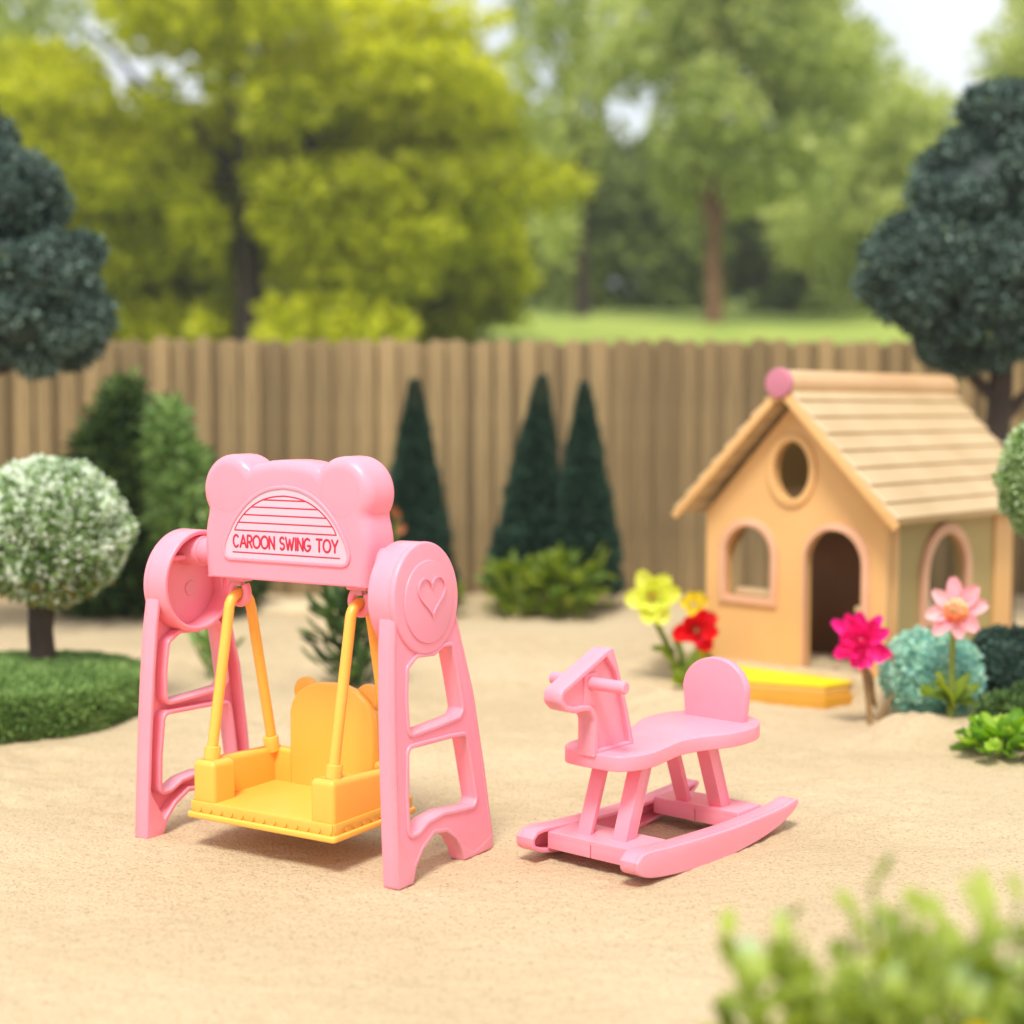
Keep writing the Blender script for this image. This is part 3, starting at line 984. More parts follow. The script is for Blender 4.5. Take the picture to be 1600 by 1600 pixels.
for a, b in ((.003, .09), (.885, 1.04)):
    mb = MB(); box(mb, (-.02, a + (T_ if a < .01 else 0), -.02), (.004, b, Ze - .03), .003)
    mb.build('corner_board', M['wall'], house)
# back wall with opening
mb = MB()
bo = arch_loop(-.62, -.10, .12, .58)
plate(mb, [[(-.805, -.02), (-.001, -.02), (-.001, Ze - .01), (xm, Zr - .03), (-.805, Ze - .01)], bo], Dp - .018, Dp + .02, XZ, bevel=.002, res=1)
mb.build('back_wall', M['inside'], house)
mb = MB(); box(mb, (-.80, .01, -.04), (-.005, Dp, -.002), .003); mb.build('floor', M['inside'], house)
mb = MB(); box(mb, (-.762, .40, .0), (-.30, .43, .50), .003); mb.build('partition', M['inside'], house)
# sill stone in the doorway
mb = MB(); box(mb, (door0 - .02, -.055, -.05), (door1 + .04, -.003, .018), .006); mb.build('door_sill', M['stone'], house)
# roof: two slopes of lapped boards
def slope(sign):
    mb = MB()
    nb = 8
    x_in, z_in = xm, Zr + .045
    x_out = xm + sign * .49; z_out = .60
    dx, dz = (x_out - x_in) / nb, (z_out - z_in) / nb
    L = sqrt(dx * dx + dz * dz); nx, nz = -dz / L * sign, dx / L * sign
    if nz < 0: nx, nz = -nx, -nz
    for i in range(nb):
        a0 = i; a1 = i + 1.10 if i < nb - 1 else i + 1
        t0, t1 = .020, .034
        p = [(x_in + dx * a0, z_in + dz * a0), (x_in + dx * a1, z_in + dz * a1)]
        q = [(p[0][0] + nx * .006, p[0][1] + nz * .006), (p[1][0] + nx * .018, p[1][1] + nz * .018)]
        b_ = [(p[0][0] - nx * .03, p[0][1] - nz * .03), (p[1][0] - nx * .024, p[1][1] - nz * .024)]
        lo = [b_[0], b_[1], q[1], q[0]]
        if area(lo) < 0: lo = lo[::-1]
        plate(mb, [lo], -.085, 1.235, XZ, bevel=.0035, res=1)
    lo = [(x_in - nx * .032, z_in - nz * .032), (xm + sign * .40 - nx * .032, z_in + (z_out - z_in) * .40 / .49 - nz * .032), (xm + sign * .40 - nx * .036, z_in + (z_out - z_in) * .40 / .49 - nz * .036), (x_in - nx * .036, z_in - nz * .036)]
    if area(lo) < 0: lo = lo[::-1]
    plate(mb, [lo], .05, 1.0, XZ, mi=1)
    o = mb.build('roof_slope', [M['roof'], M['panel']], house)
    return o
slope(1); slope(-1)
mb = MB()
v = [(xm, -.10, Zr + .052)]
tube(mb, [(xm, -.09, Zr + .050), (xm, 1.235, Zr + .050)], .050, 24)
rr_ = mb.build('ridge_roll', M['ridge'], house)
mb = MB(); plate(mb, [circle(xm, Zr + .050, .057)], -.112, -.087, XZ, bevel=.006, res=3)
mb.build('ridge_cap', M['knob'], rr_)

# verge board along the front gable
mb = MB()
for sgn in (1, -1):
    a = Vector((xm, Zr + .01)); b = Vector((xm + sgn * .487, .567))
    t = (b - a).normalized(); nn = Vector((-t.y, t.x)) * sgn
    lo = [tuple(a - nn * .006), tuple(b - nn * .006), tuple(b + nn * .026), tuple(a + nn * .026)]
    if area(lo) < 0: lo = lo[::-1]
    plate(mb, [lo], -.099, -.0865 + (.0006 if sgn > 0 else 0), XZ, bevel=.004, res=2)
mb.build('verge_board', M['wall'], house)

# yellow step in front of the door
step = thing('door_step', 'flat bright yellow topped wooden step in front of the toy house door', 'step', (HX, HY, 0), HR)
step.scale = (HK, HK, HK)
top = [(-.60, -.30), (-.42, -.30), (-.13, -.195), (-.12, -.062), (-.50, -.062), (-.62, -.09)]
def mk(loop, z0, z1, name, mat, bev):
    mb = MB(); plate(mb, [dense([(*p, .015) for p in loop], seg=3)], z0, z1, XY, bevel=bev, res=2); return mb.build(name, mat, step)
tp2 = [(-.60, -.30), (-.42, -.30), (-.132, -.197), (-.10, -.062), (-.60, -.062)]
mk(offset(tp2, .004), .074, .088, 'step_top', M['step_top'], .004)
mk(offset(tp2, 0), .040, .0745, 'step_body', M['step_side'], .003)
mk([(-.60, -.335), (-.42, -.335), (-.115, -.225), (-.085, -.062), (-.60, -.062)], -.03, .0405, 'step_base', M['step_base'], .004)

# ------------------------------------------------------------------ FLOWERS
def petal_mesh(name, petals, mat, parent, seed=0):
    """petals: list of (centre, direction, normal, length, width, cup, tint)"""
    V = []; F = []; T = []
    for c, d, nrm, L, Wp, cup, tn in petals:
        c = Vector(c); d = Vector(d).normalized(); nrm = Vector(nrm)
        s = d.cross(nrm).normalized(); u = s.cross(d).normalized()
        b = len(V); nl, nw = 6, 4
        for i in range(nl + 1):
            t = i / nl
            wv = Wp * (sin(pi * min(1, t * .86 + .1)) ** .7) * .5
            for j in range(nw + 1):
                q = j / nw * 2 - 1
                notch = -.08 * L * (1 - abs(q)) if i == nl else 0
                V.append(c + d * (L * t + notch) + s * (wv * q) + u * (cup * L * (t * t) + Wp * .22 * q * q - .03 * L * sin(t * 9 + j)))
                T.append(tn * (.55 + .45 * t))
        for i in range(nl):
            for j in range(nw):
                a = b + i * (nw + 1) + j
                F.append((a, a + 1, a + nw + 2, a + nw + 1))
    me = bpy.data.meshes.new(name)
    me.from_pydata([tuple(v) for v in V], [], F)
    at = me.attributes.new('tint', 'FLOAT', 'POINT'); at.data.foreach_set('value', np.clip(T, 0, 1))
    me.materials.append(mat); me.shade_smooth()
    o = bpy.data.objects.new(name, me); col.objects.link(o); o.parent = parent
    return o

def basis(facing):
    f = Vector(facing).normalized(); a = f.cross(Vector((0, 0, 1))).normalized(); b = a.cross(f).normalized()
    return f, a, b

def florets(name, c, facing, r, depth, n, mat, parent, size, seed, cone=1.0):
    g = rng(seed); f, a, b = basis(facing)
    d = unit(n, g)
    d[:, 2] = np.abs(d[:, 2])
    P = np.array([np.array(c) + np.array(a) * q[0] * r + np.array(b) * q[1] * r + np.array(f) * q[2] * depth for q in d])
    Nn = P - np.array(c); Nn /= np.linalg.norm(Nn, axis=1)[:, None] + 1e-9
    T = np.clip(.5 + .5 * (P[:, 2] - c[2]) / r + g.normal(0, .15, n), 0, 1)
    return leaves_mesh(name, P, Nn, size, T, mat, parent, aspect=.8, spread=.4, seed=seed)

def flower(label, x, y, head, facing, kind, seed, group='flowers around the toy house', stemm='stem', curve=0.0, leaves=()):
    g = rng(seed)
    z0 = gz(x, y)
    root = thing('flower', label, 'flower', (x, y, z0), 0, group)
    hx, hy, hz = head[0] - x, head[1] - y, head[2] - z0
    f, a, b = basis(facing)
    c = Vector((hx, hy, hz))
    mb = MB()
    base = c - f * .012
    pts = spline([(0, 0, -.03), (curve, 0, hz * .35), (curve * .6 + hx * .6, hy * .5, hz * .7), tuple(base)], 5, False)
    r0 = kind.get('sr', .009)
    tube(mb, pts, [r0 * (1.3 - .5 * i / (len(pts) - 1)) for i in range(len(pts))], 8)
    mb.build('stem', M[stemm], root)
    pet = []
    for ring_i, (n, L, Wp, elev, cup) in enumerate(kind['rings']):
        for i in range(n):
            th = 2 * pi * (i + .5 * (ring_i % 2)) / n + g.normal(0, kind.get('jit', .06))
            rad = a * cos(th) + b * sin(th)
            e = elev + g.normal(0, kind.get('jit', .06))
            d = rad * cos(e) + f * sin(e)
            nrm = f * cos(e) - rad * sin(e)
            Lk = L * g.uniform(.88, 1.1)
            pet.append((c + rad * kind.get('r0', .008), d, nrm, Lk, Wp * g.uniform(.9, 1.1), cup, g.uniform(.35, 1)))
    petal_mesh('petals', pet, M[kind['mat']], root)
    if kind.get('centre'):
        florets('centre', tuple(c + f * .004), facing, kind['cr'], kind['cd'], kind.get('cn', 220), M[kind['centre']], root, .009, seed + 5)
    if leaves:
        lf = []
        for (p, d, L, Wp) in leaves:
            d = Vector(d); side = Vector((0, -.35, 1))
            lf.append((p, d, side, L, Wp, -.15, g.uniform(.3, 1)))
        petal_mesh('leaves', lf, M['l_leaf'], root)
    return root

flower('lime yellow flower with brown centre left of the toy house', .62, 5.62, (.507, 5.55, .318), (-.05, -.95, .25),
       dict(mat='p_lime', rings=[(6, .10, .078, .12, .08), (6, .07, .055, .6, .1)], centre='p_gold', cr=.018, cd=.014, jit=.12, sr=.011), 501, curve=-.04,
       leaves=[((-.02, 0, .10), (-1, -.1, .25), .09, .05), ((.0, -.02, .02), (-.5, -.3, .8), .14, .07), ((.02, 0, .02), (.5, -.2, .7), .15, .08), ((0, 0, .05), (-.15, -.3, 1), .15, .07), ((.05, 0, 0), (.8, -.3, .5), .12, .07)])
flower('red ruffled flower left of the toy house wall', .72, 5.38, (.648, 5.36, .224), (-.02, -.95, .25),
       dict(mat='p_red', rings=[(8, .082, .062, .05, .15), (8, .070, .052, .4, .12), (7, .055, .042, .8, .05), (6, .04, .03, 1.1, 0)], centre='p_rust', cr=.010, cd=.012, cn=60, jit=.25, sr=.010), 511,
       leaves=[((-.03, 0, .0), (-.7, -.2, .45), .15, .085), ((-.02, -.02, .02), (-.25, -.2, .8), .14, .085), ((0, 0, .0), (.4, -.2, .6), .1, .06), ((-.05, -.01, .01), (-.95, -.3, .35), .12, .07)])
flower('small yellow flower half hidden behind the red flower', .68, 5.6, (.665, 5.6, .285), (0, -.9, .4),
       dict(mat='p_gold', rings=[(6, .05, .045, .2, .1)], jit=.15, sr=.006), 521)
flower('magenta double flower on a thin tan stem before the toy house door', 1.14, 4.82, (1.10, 4.80, .275), (-.25, -.93, .15),
       dict(mat='p_mag', rings=[(10, .100, .046, .0, .05), (10, .090, .040, .4, .08), (9, .074, .034, .8, .0), (8, .056, .028, 1.2, 0)], jit=.3, sr=.0085, r0=.006), 531, stemm='tanstem', curve=-.012)
flower('pink daisy like flower with orange and cream centre before the teal bush', 1.36, 4.71, (1.352, 4.66, .388), (-.02, -.97, .22),
       dict(mat='p_pink', rings=[(8, .088, .05, -.02, -.05), (5, .06, .04, -.35, -.1)], centre='p_cream', cr=.03, cd=.032, cn=420, jit=.07, sr=.010, r0=.012), 541,
       leaves=[((0, 0, .04), (-.8, -.2, .5), .12, .075), ((0, -.01, .05), (.8, -.2, .6), .10, .07), ((0, -.01, .03), (-.35, -.3, .9), .14, .07), ((0, -.01, .04), (.3, -.3, .9), .12, .06),
               ((0, -.01, .05), (.75, -.3, .05), .08, .05), ((0, -.01, .06), (-.95, -.2, .3), .11, .045), ((0, -.01, .05), (-.6, -.4, .8), .11, .04)])
# looped seed pod beside the magenta stem
o = thing('curled_stem', 'curled tan stem looping beside the magenta flower', 'plant stem', (1.16, 4.84, gz(1.16, 4.84)), 0)
mb = MB(); tube(mb, spline([(-.01, 0, -.03), (.03, 0, .05), (.065, 0, .12), (.055, 0, .19), (.03, 0, .235)], 6, False), [.009 - .006 * i / 24 for i in range(25)], 8)
mb.build('stalk', M['tanstem'], o)
mb = MB(); tube(mb, spline([(-.0, 0, .045), (-.02, -.01, .1), (-.025, 0, .15), (-.05, .0, .19)], 6, False), [.004 + .010 * sin(pi * i / 18) for i in range(19)], 8)
mb.build('pod', M['tanstem'], o)

# ------------------------------------------------------------------ LEAFY PLANTS
def leafy(name, label, x, y, n, L, Wd_, mat, seed, spread_r, zrange, elev=(.2, 1.2), group=None, z=None, stems=0, cat='plant', bloom=None):
    g = rng(seed)
    z0 = gz(x, y) if z is None else z
    root = thing(name, label, cat, (x, y, z0), 0, group)
    pet = []; st = []
    for i in range(n):
        th = g.uniform(0, 2 * pi); rr = spread_r * sqrt(g.random())
        e = g.uniform(*elev); zz = g.uniform(*zrange)
        p = (rr * cos(th), rr * sin(th) * .8, zz)
        d = Vector((cos(th) * cos(e), sin(th) * cos(e), sin(e)))
        nrm = Vector((-cos(th) * sin(e), -sin(th) * sin(e), cos(e))) + Vector(g.normal(0, .3, 3))
        pet.append((p, d, nrm, L * g.uniform(.7, 1.25), Wd_ * g.uniform(.75, 1.2), g.uniform(-.3, .25), g.random()))
        st.append(((rr * cos(th) * .5, rr * sin(th) * .4, -.02), (p[0], p[1], p[2] + .004)))
    mb = MB()
    for a, b in st[:stems or max(4, n // 4)]:
        tube(mb, [a, ((a[0] + b[0]) / 2 + .003, (a[1] + b[1]) / 2, (a[2] + b[2]) / 2), b], [.004, .0035, .003], 6)
    mb.build('stem', M['stem'], root)
    petal_mesh('leaves', pet, M[mat], root)
    return root
leafy('lettuce_plant', 'bright lime green leafy plant on the sand at the right edge', 1.43, 4.36, 90, .065, .05, 'l_lime', 601, .11, (.0, .065), elev=(-.1, 1.1))
leafy('leafy_plant', 'tall dark green plant with narrow leaves seen through the swing', -.57, 5.55, 90, .16, .032, 'l_bush', 611, .09, (0, .3), elev=(.3, 1.3))
leafy('leafy_plant', 'small green tuft seen through the left side frame of the swing', -1.12, 5.7, 26, .15, .02, 'l_moss', 613, .04, (0, .12), elev=(.7, 1.4))
rt = leafy('leafy_plant', 'small plant with rust brown buds behind the right ear of the swing', -.555, 7.2, 24, .10, .04, 'l_bush', 615, .05, (0, .3), elev=(.4, 1.3))
petal_mesh('buds', [((.0, -.02, .52), (.1, -.3, .6), (0, -1, .3), .05, .045, .1, .6), ((.02, -.02, .44), (.5, -.3, .3), (0, -1, .3), .06, .045, .1, .8), ((.015, -.02, .5), (.4, -.3, .8), (0, -1, .3), .04, .03, .1, .8)], M['p_rust'], rt)
mb = MB(); tube(mb, [(0, 0, 0), (.005, -.01, .25), (.01, -.015, .53)], [.008, .006, .005], 6); mb.build('bud_stem', M['stem'], rt)

for lab, x, y, k_, sd in (('low yellow green shrub under the left cone of the pair', .02, 7.4, 1, 221), ('low yellow green shrub under the right cone of the pair', .27, 7.35, 1.1, 222),
                 ('small yellow green shrub at the foot of the lone cone conifer', -.33, 7.4, .6, 223)):
    leafy('low_shrub', lab, x, y, int(110 * k_), .10 * k_, .04 * k_, 'l_leaf', sd, .12 * k_, (.02, .24 * k_), elev=(-.2, 1.2), group='low shrubs under the cones', stems=30, cat='shrub')

# pale stones half buried behind the swing
for lab, x, y, r, sd in (('wide flat pale stone half buried in the sand behind the swing', -1.1, 7.55, (.28, .14, .05), 1), ('small rounded pale stone right of the wide flat one', -.78, 7.1, (.14, .09, .05), 2)):
    mb = MB(); ellipsoid(mb, (0, 0, 0), r, 28, 16, power=.7)
    o = mb.build('flat_stone', M['stone']); o.location = (x, y, gz(x, y)); tag(o, lab, 'stone')

# foreground plant, far out of focus
def fg_plant():
    g = rng(701)
    root = thing('foreground_plant', 'blurred leafy green plant in the bottom right corner close to the camera', 'plant', (.43, 1.62, -.155))
    root.scale = (1.12, 1.12, 1.12)
    pet = []; mb = MB()
    tips = []
    for i in range(130):
        tx = g.uniform(-.17, .25); ty = g.uniform(-.08, .13)
        top = .475 + .06 * min(1, max(0, (tx + .2) / .2)) + g.uniform(-.12, .02) - .10 * max(0, ty)
        tips.append((tx, ty, top))
        bx_, by_ = tx * .35, ty * .4
        pts = spline([(bx_, by_, -.02), (bx_ + (tx - bx_) * .4, by_ + (ty - by_) * .3, top * .45), (tx, ty, top)], 5, False)
        tube(mb, pts, [.0045 - .002 * k / (len(pts) - 1) for k in range(len(pts))], 6)
        for k in range(15):
            t = .35 + .65 * (k / 14)
            p = Vector(pts[min(len(pts) - 1, int(t * (len(pts) - 1)))])
            th = g.uniform(0, 2 * pi); e = g.uniform(.1, 1.1)
            d = Vector((cos(th) * cos(e), sin(th) * cos(e), sin(e)))
            nrm = Vector((-cos(th) * sin(e), -sin(th) * sin(e), cos(e)))
            pet.append((p, d, nrm, g.uniform(.028, .05), g.uniform(.016, .026), g.uniform(-.3, .3), g.random()))
    mb.build('stem', M['stem'], root)
    petal_mesh('leaves', pet, M['l_sage'], root)
    f, a, b = basis((0, -.8, .6))
    for (c, s) in (((.026, -.12, .475), .6),):
        c = Vector(c)
        pp = [(c, (a * cos(t) + b * sin(t)) + f * .4, f, .022 * s, .016 * s, .1, .9) for t in [2 * pi * i / 8 for i in range(8)]]
        petal_mesh('bloom', pp, M['p_gold'], root)
fg_plant()

# ------------------------------------------------------------------ SWING TOY
SWX, SWY, SWR = -.4844, 3.4644, -.5513
sw_z = -0.001
swing = thing('toy_swing', 'pink plastic toy swing with bear shaped top beam and yellow hanging seat on the sand', 'toy swing', (SWX, SWY, sw_z), SWR)
HWD, SL = .3808, .043
leg_out = dense([(-.145, 0, .006), (-.1445, .11), (-.142, .257), (-.137, .39), (-.130, .50), (-.120, .575), (-.09, .66), (.09, .66), (.108, .56), (.129, .489, .02), (.167, .373), (.201, .197), (.226, .03),
                 (.224, 0, .006), (.148, 0, .006), (.105, .001, .004), (.097, .027), (.075, .057), (.041, .079), (-.005, .086), (-.048, .063), (-.077, .031), (-.090, 0, .004)], seg=4)
hole_up = dense([(-.078, .455, .012), (-.045, .474, .02), (.02, .470, .02), (.055, .484, .015), (.086, .482, .010), (.104, .41), (.119, .338, .010), (.105, .325, .010), (.01, .320), (-.082, .318, .014), (-.085, .39)], seg=4)
hole_lo = dense([(-.088, .286, .014), (-.03, .284), (.065, .281), (.127, .276, .012), (.134, .252), (.160, .128, .012), (.150, .116, .010), (.085, .122), (.03, .128), (-.03, .122), (-.066, .106, .014), (-.095, .105, .014), (-.096, .19)], seg=4)
def side_frame(sg):
    def fn(u, v, w): return (sg * (HWD - SL * v - w), u, v)
    mb = MB()
    t = .041
    plate(mb, [offset(leg_out, -.0008), offset(hole_up, .0008), offset(hole_lo, .0008)], .0015, .011, fn, bevel=.0)
    # rim walls
    plate(mb, [leg_out, offset(leg_out, -.0115)], 0, t, fn, bevel=.0035, res=3)
    for h in (hole_up, hole_lo):
        plate(mb, [offset(h, .0105), h], -.0022, t - .001, fn, bevel=.003, res=3)
    fr = mb.build('side_frame', M['pink'], swing)
    # round hub: cup open to the inside
    mb = MB(); cy, cz = -.006, .598
    R = .121
    plate(mb, [circle(cy, cz, R, n=72)], -.004, .012, fn, bevel=.005, res=4)
    plate(mb, [circle(cy, cz, R - .0006, n=72), circle(cy, cz, R - .0125, n=72)], .0055, .066, fn, bevel=.004, res=3)
    if sg < 0:
        # pin boss inside the cup
        plate(mb, [circle(cy + .006, .668, .036, n=32), circle(cy + .006, .668, .026, n=32)], .008, .072, fn, bevel=.003, res=2)
        plate(mb, [circle(cy + .02, .575, .018, n=24)], .011, .015, fn, bevel=.001, res=1)
    plate(mb, [circle(cy + .004, .590, .090, n=64)], -.0075, -.002, fn, bevel=.003, res=3)
    mb.build('hub', M['pink'], fr)
    hp = []
    for k in range(64):
        a = 2 * pi * k / 64
        hp.append((cy + .012 + .050 * (sin(a) ** 3) * 1.0, .607 + .0029 * (13 * cos(a) - 5 * cos(2 * a) - 2 * cos(3 * a) - cos(4 * a))))
    mb = MB(); plate(mb, [offset(hp, .0020, True), offset(hp, -.0020, True)], -.0112, -.005, fn, bevel=0)
    mb.build('heart', M['pink'], fr)
    return fr
side_frame(1); side_frame(-1)

# pins joining beam to hubs
for sg in (1, -1):
    mb = MB()
    tube(mb, [(sg * .215, 0, .668), (sg * .283, 0, .668)], .033, 24)
    tube(mb, [(sg * .275, 0, .668), (sg * .345, 0, .668)], .0245, 24)
    mb.build('axle_pin', M['pink'], swing)
# bear head beam
beam = MB()
half = [(.228, .614), (.233, .6155), (.2355, .620), (.239, .65), (.241, .69), (.239, .725), (.2345, .748), (.2305, .762)]
half += arc(.161, .818, .081, .081, -33, 138, 34)
half += [(.096, .8765), (.084, .8795), (.065, .8830), (.045, .8865), (.02, .8885)]
bo = half + [(0, .889)] + [(-x, z) for x, z in half[::-1]]
bo = [p for i, p in enumerate(bo) if i == 0 or (Vector(p) - Vector(bo[i - 1])).length > .0015]
plate(beam, [bo], -.055, .055, lambda u, v, w: (u, w, .614 + (v - .614) * .2 if v < .6405 else v), bevel=.026, res=7)
bobj = beam.build('bear_beam', M['pink'], swing, angle=45)
for sg in (-1, 1):
    mb = MB()
    plate(mb, [circle(sg * .161, .818, .0815, n=72)], -.0552, .0552, XZ, bevel=.034, res=12)
    mb.build('bear_ear', M['pink'], bobj)
# label on the front
def moon(hw, z0, z1, n=40):
    tab = [(0, 1), (.12, .965), (.223, .925), (.445, .816), (.67, .655), (.82, .5), (.91, .36), (.97, .2), (1, 0)]
    sp = [(sqrt(max(0, 1 - (1 - b) ** 1)) * 0 + a, b) for a, b in tab]
    right = [(hw * b, z0 + (z1 - z0) * a) for a, b in sp]
    right = spline(right, 4, False)
    return right + [(-x, z) for x, z in right[::-1][1:]]
lab_o = [(-.160, .668), (.160, .668), (.174, .678), (.175, .69)]
arcp = moon(.175, .69, .826)
lo = dense([(-.170, .664, .014), (.170, .664, .014)], seg=5)
lab_loop = [(-.163, .665), (.163, .665), (.172, .669), (.176, .678)] + [(x, z) for x, z in arcp] + [(-.176, .678), (-.172, .669)]
lab_loop = [(x + .008, z) for x, z in lab_loop]
mb = MB(); plate(mb, [offset(lab_loop, .0075), offset(lab_loop, -.001)], -.0590, -.050, XZ, bevel=.002, res=3)
mb.build('label_rim', M['pink'], bobj)
mb = MB(); plate(mb, [lab_loop], -.0565, -.052, XZ, bevel=.0005, res=1)
YL = -.0568
def stroke(mb, pts, r=.0016):
    runs = [[pts[0]]]
    for i in range(1, len(pts)):
        runs[-1].append(pts[i])
        if i < len(pts) - 1:
            a = Vector(pts[i]) - Vector(pts[i - 1]); b = Vector(pts[i + 1]) - Vector(pts[i])
            if a.length > 1e-6 and b.length > 1e-6 and a.angle(b) > radians(32): runs.append([pts[i]])
    for q, rn in enumerate(runs):
        a = Vector(rn[0]); b = Vector(rn[-1])
        da = (a - Vector(rn[1])).normalized() * r * .8; db = (b - Vector(rn[-2])).normalized() * r * .8
        P = [tuple(a + da)] + list(rn) + [tuple(b + db)]
        R = [r * .45] + [r] * len(rn) + [r * .45]
        yo = YL - .00006 * q
        tube(mb, [(x, yo, z) for x, z in P], R, 8, flat=(yo, .35), mi=1)
inner = [(x + .008, z) for x, z in moon(.146, .728, .809)]
stroke(mb, inner + [inner[0]], .0015)
for z, h in ((.746, .223), (.764, .445), (.782, .67), (.799, .88)):
    wv = {.223: .925, .445: .816, .67: .655, .88: .41}[h] * .146
    stroke(mb, [(.008 - wv, z), (.008 + wv, z)], .0015)
stroke(mb, [(-.144, .6775), (.163, .6775)], .0015)
# letters drawn as strokes
Hc = .027; z_b = .6895
def L_(ch, x, w_):
    X = lambda a: x + a * w_; Z = lambda b: z_b + b * Hc
    A = lambda cx, cy, rx, ry, a0, a1, n=14: [(X(p[0]), Z(p[1])) for p in arc(cx, cy, rx, ry, a0, a1, n)]
    if ch == 'C': return [A(.5, .5, .5, .5, 45, 315, 20)]
    if ch == 'O': return [A(.5, .5, .5, .5, 0, 360, 28)]
    if ch == 'A': return [[(X(0), Z(0)), (X(.5), Z(1)), (X(1), Z(0))], [(X(.2), Z(.34)), (X(.8), Z(.34))]]
    if ch == 'R': return [[(X(0), Z(0)), (X(0), Z(1)), (X(.5), Z(1))] + A(.5, .73, .45, .27, 90, -90, 10) + [(X(0), Z(.46))], [(X(.45), Z(.46)), (X(1), Z(0))]]
    if ch == 'N': return [[(X(0), Z(0)), (X(0), Z(1)), (X(1), Z(0)), (X(1), Z(1))]]
    if ch == 'S': return [A(.5, .75, .45, .25, 35, 270, 12) + A(.5, .25, .47, .25, 90, -145, 12)]
    if ch == 'W': return [[(X(0), Z(1)), (X(.27), Z(0)), (X(.5), Z(.85)), (X(.73), Z(0)), (X(1), Z(1))]]
    if ch == 'I': return [[(X(.5), Z(0)), (X(.5), Z(1))]]
    if ch == 'G': return [A(.5, .5, .5, .5, 50, 340, 20) + [(X(.97), Z(.42)), (X(.55), Z(.42))]]
    if ch == 'T': return [[(X(0), Z(1)), (X(1), Z(1))], [(X(.5), Z(1)), (X(.5), Z(0))]]
    if ch == 'Y': return [[(X(0), Z(1)), (X(.5), Z(.45)), (X(1), Z(1))], [(X(.5), Z(.45)), (X(.5), Z(0))]]
wid = {'C': .019, 'A': .021, 'R': .015, 'O': .023, 'N': .017, 'S': .015, 'W': .027, 'I': .004, 'G': .021, 'T': .018, 'Y': .019, ' ': .010}
txt = 'CAROON SWING TOY'; gap = .0046
tot = sum(wid[c] for c in txt) + gap * (len(txt) - 1)
x = -.142; kx = (.158 + .142) / tot
for c in txt:
    if c != ' ':
        for pl in L_(c, x, wid[c] * kx):
            stroke(mb, pl, .0026)
    x += (wid[c] + gap) * kx
lab = mb.build('printed_label', [M['label'], M['red']], bobj)
lab['label'] = 'pale lilac half moon label reading CAROON SWING TOY in red'
# hooks
for sg in (-1, 1):
    mb = MB()
    hx_ = sg * .176
    box(mb, (hx_ - .028, -.018, .604), (hx_ + .028, .018, .617), .004)
    pts = [(hx_ + .024 * cos(radians(a)), 0, .578 + .026 * sin(radians(a))) for a in range(70, 70 + 341, 15)]
    tube(mb, pts, .010, 12)
    box(mb, (hx_ - .010, -.009, .592), (hx_ + .010, .009, .608), .003)
    mb.build('hook', M['pink'], bobj)

# SEAT (hangs from the hooks: a thing of its own)
mb = MB()
plate(mb, [dense([(-.214, -.148, .012), (.214, -.148, .012), (.214, .160, .012), (-.214, .160, .012)])], .074, .088, XY, bevel=.004, res=3)
plate(mb, [dense([(-.205, -.139, .01), (.205, -.139, .01), (.205, .152, .01), (-.205, .152, .01)])], .086, .112, XY, bevel=.004, res=3)
seat = mb.build('seat', M['yellow'], swing)
seat['label'] = 'yellow bear backed seat with scalloped skirt'
# scalloped skirt
def scal(u0, u1, n):
    pts = [(u1, .1135), (u0, .1135)]
    w_ = (u1 - u0) / n
    for i in range(n):
        for k in range(9):
            a = pi + pi * k / 8
            pts.append((u0 + w_ * (i + .5) + w_ * .5 * cos(a), .0995 + .0135 * sin(a)))
    return pts
mb = MB()
plate(mb, [scal(-.203, .203, 13)], -.1422, -.1385, XZ, bevel=.0016, res=2)
plate(mb, [scal(-.136, .150, 9)], .2045, .2082, YZ, bevel=.0016, res=2)
plate(mb, [scal(-.136, .150, 9)], -.2082, -.2045, YZ, bevel=.0016, res=2)
mb.build('scalloped_trim', M['yellow'], seat)
for sg in (-1, 1):
    mb = MB()
    lo = [(sg * .138, -.136, .012), (sg * .203, -.136, .012), (sg * .2035, .149, .01), (sg * .170, .149, .006), (sg * .170, -.045, .012), (sg * .138, -.065, .012)]
    lo = dense(lo, seg=5)
    def fa(u, v, w): return (u, v, w if w < .15 else w - (v + .136) * .055)
    plate(mb, [lo], .095, .207, fa, bevel=.015, res=6)
    mb.build('armrest', M['yellow'], seat)
mb = MB()
plate(mb, [dense([(-.2, .112, .01), (.2, .112, .01), (.2, .1475, .01), (-.2, .1475, .01)], seg=4)], .096, .190, XY, bevel=.008, res=4)
bk = dense([(-.122, .10), (.128, .10), (.128, .28, .02), (.122, .305, .02), (.108, .33, .02), (.075, .352, .02), (.04, .361, .02), (.003, .363, .02), (-.034, .361, .02), (-.069, .352, .02), (-.102, .33, .02), (-.116, .305, .02), (-.122, .28, .02)], seg=4)
bk = [p for i, p in enumerate(bk) if i == 0 or (Vector(p) - Vector(bk[i - 1])).length > .003]
plate(mb, [bk], .108, .134, XZ, bevel=.008, res=5)
for sx in (-1, 1):
    plate(mb, [circle(.003 + sx * .092, .332, .034, n=32)], .124, .150, XZ, bevel=.009, res=4)
plate(mb, [dense([(-.124, .10), (.130, .10), (.130, .29, .03), (.1, .34, .03), (-.095, .34, .03), (-.124, .29, .03)])], .1285, .146, XZ, bevel=.004, res=3)
mb.build('backrest', M['yellow'], seat, angle=50)
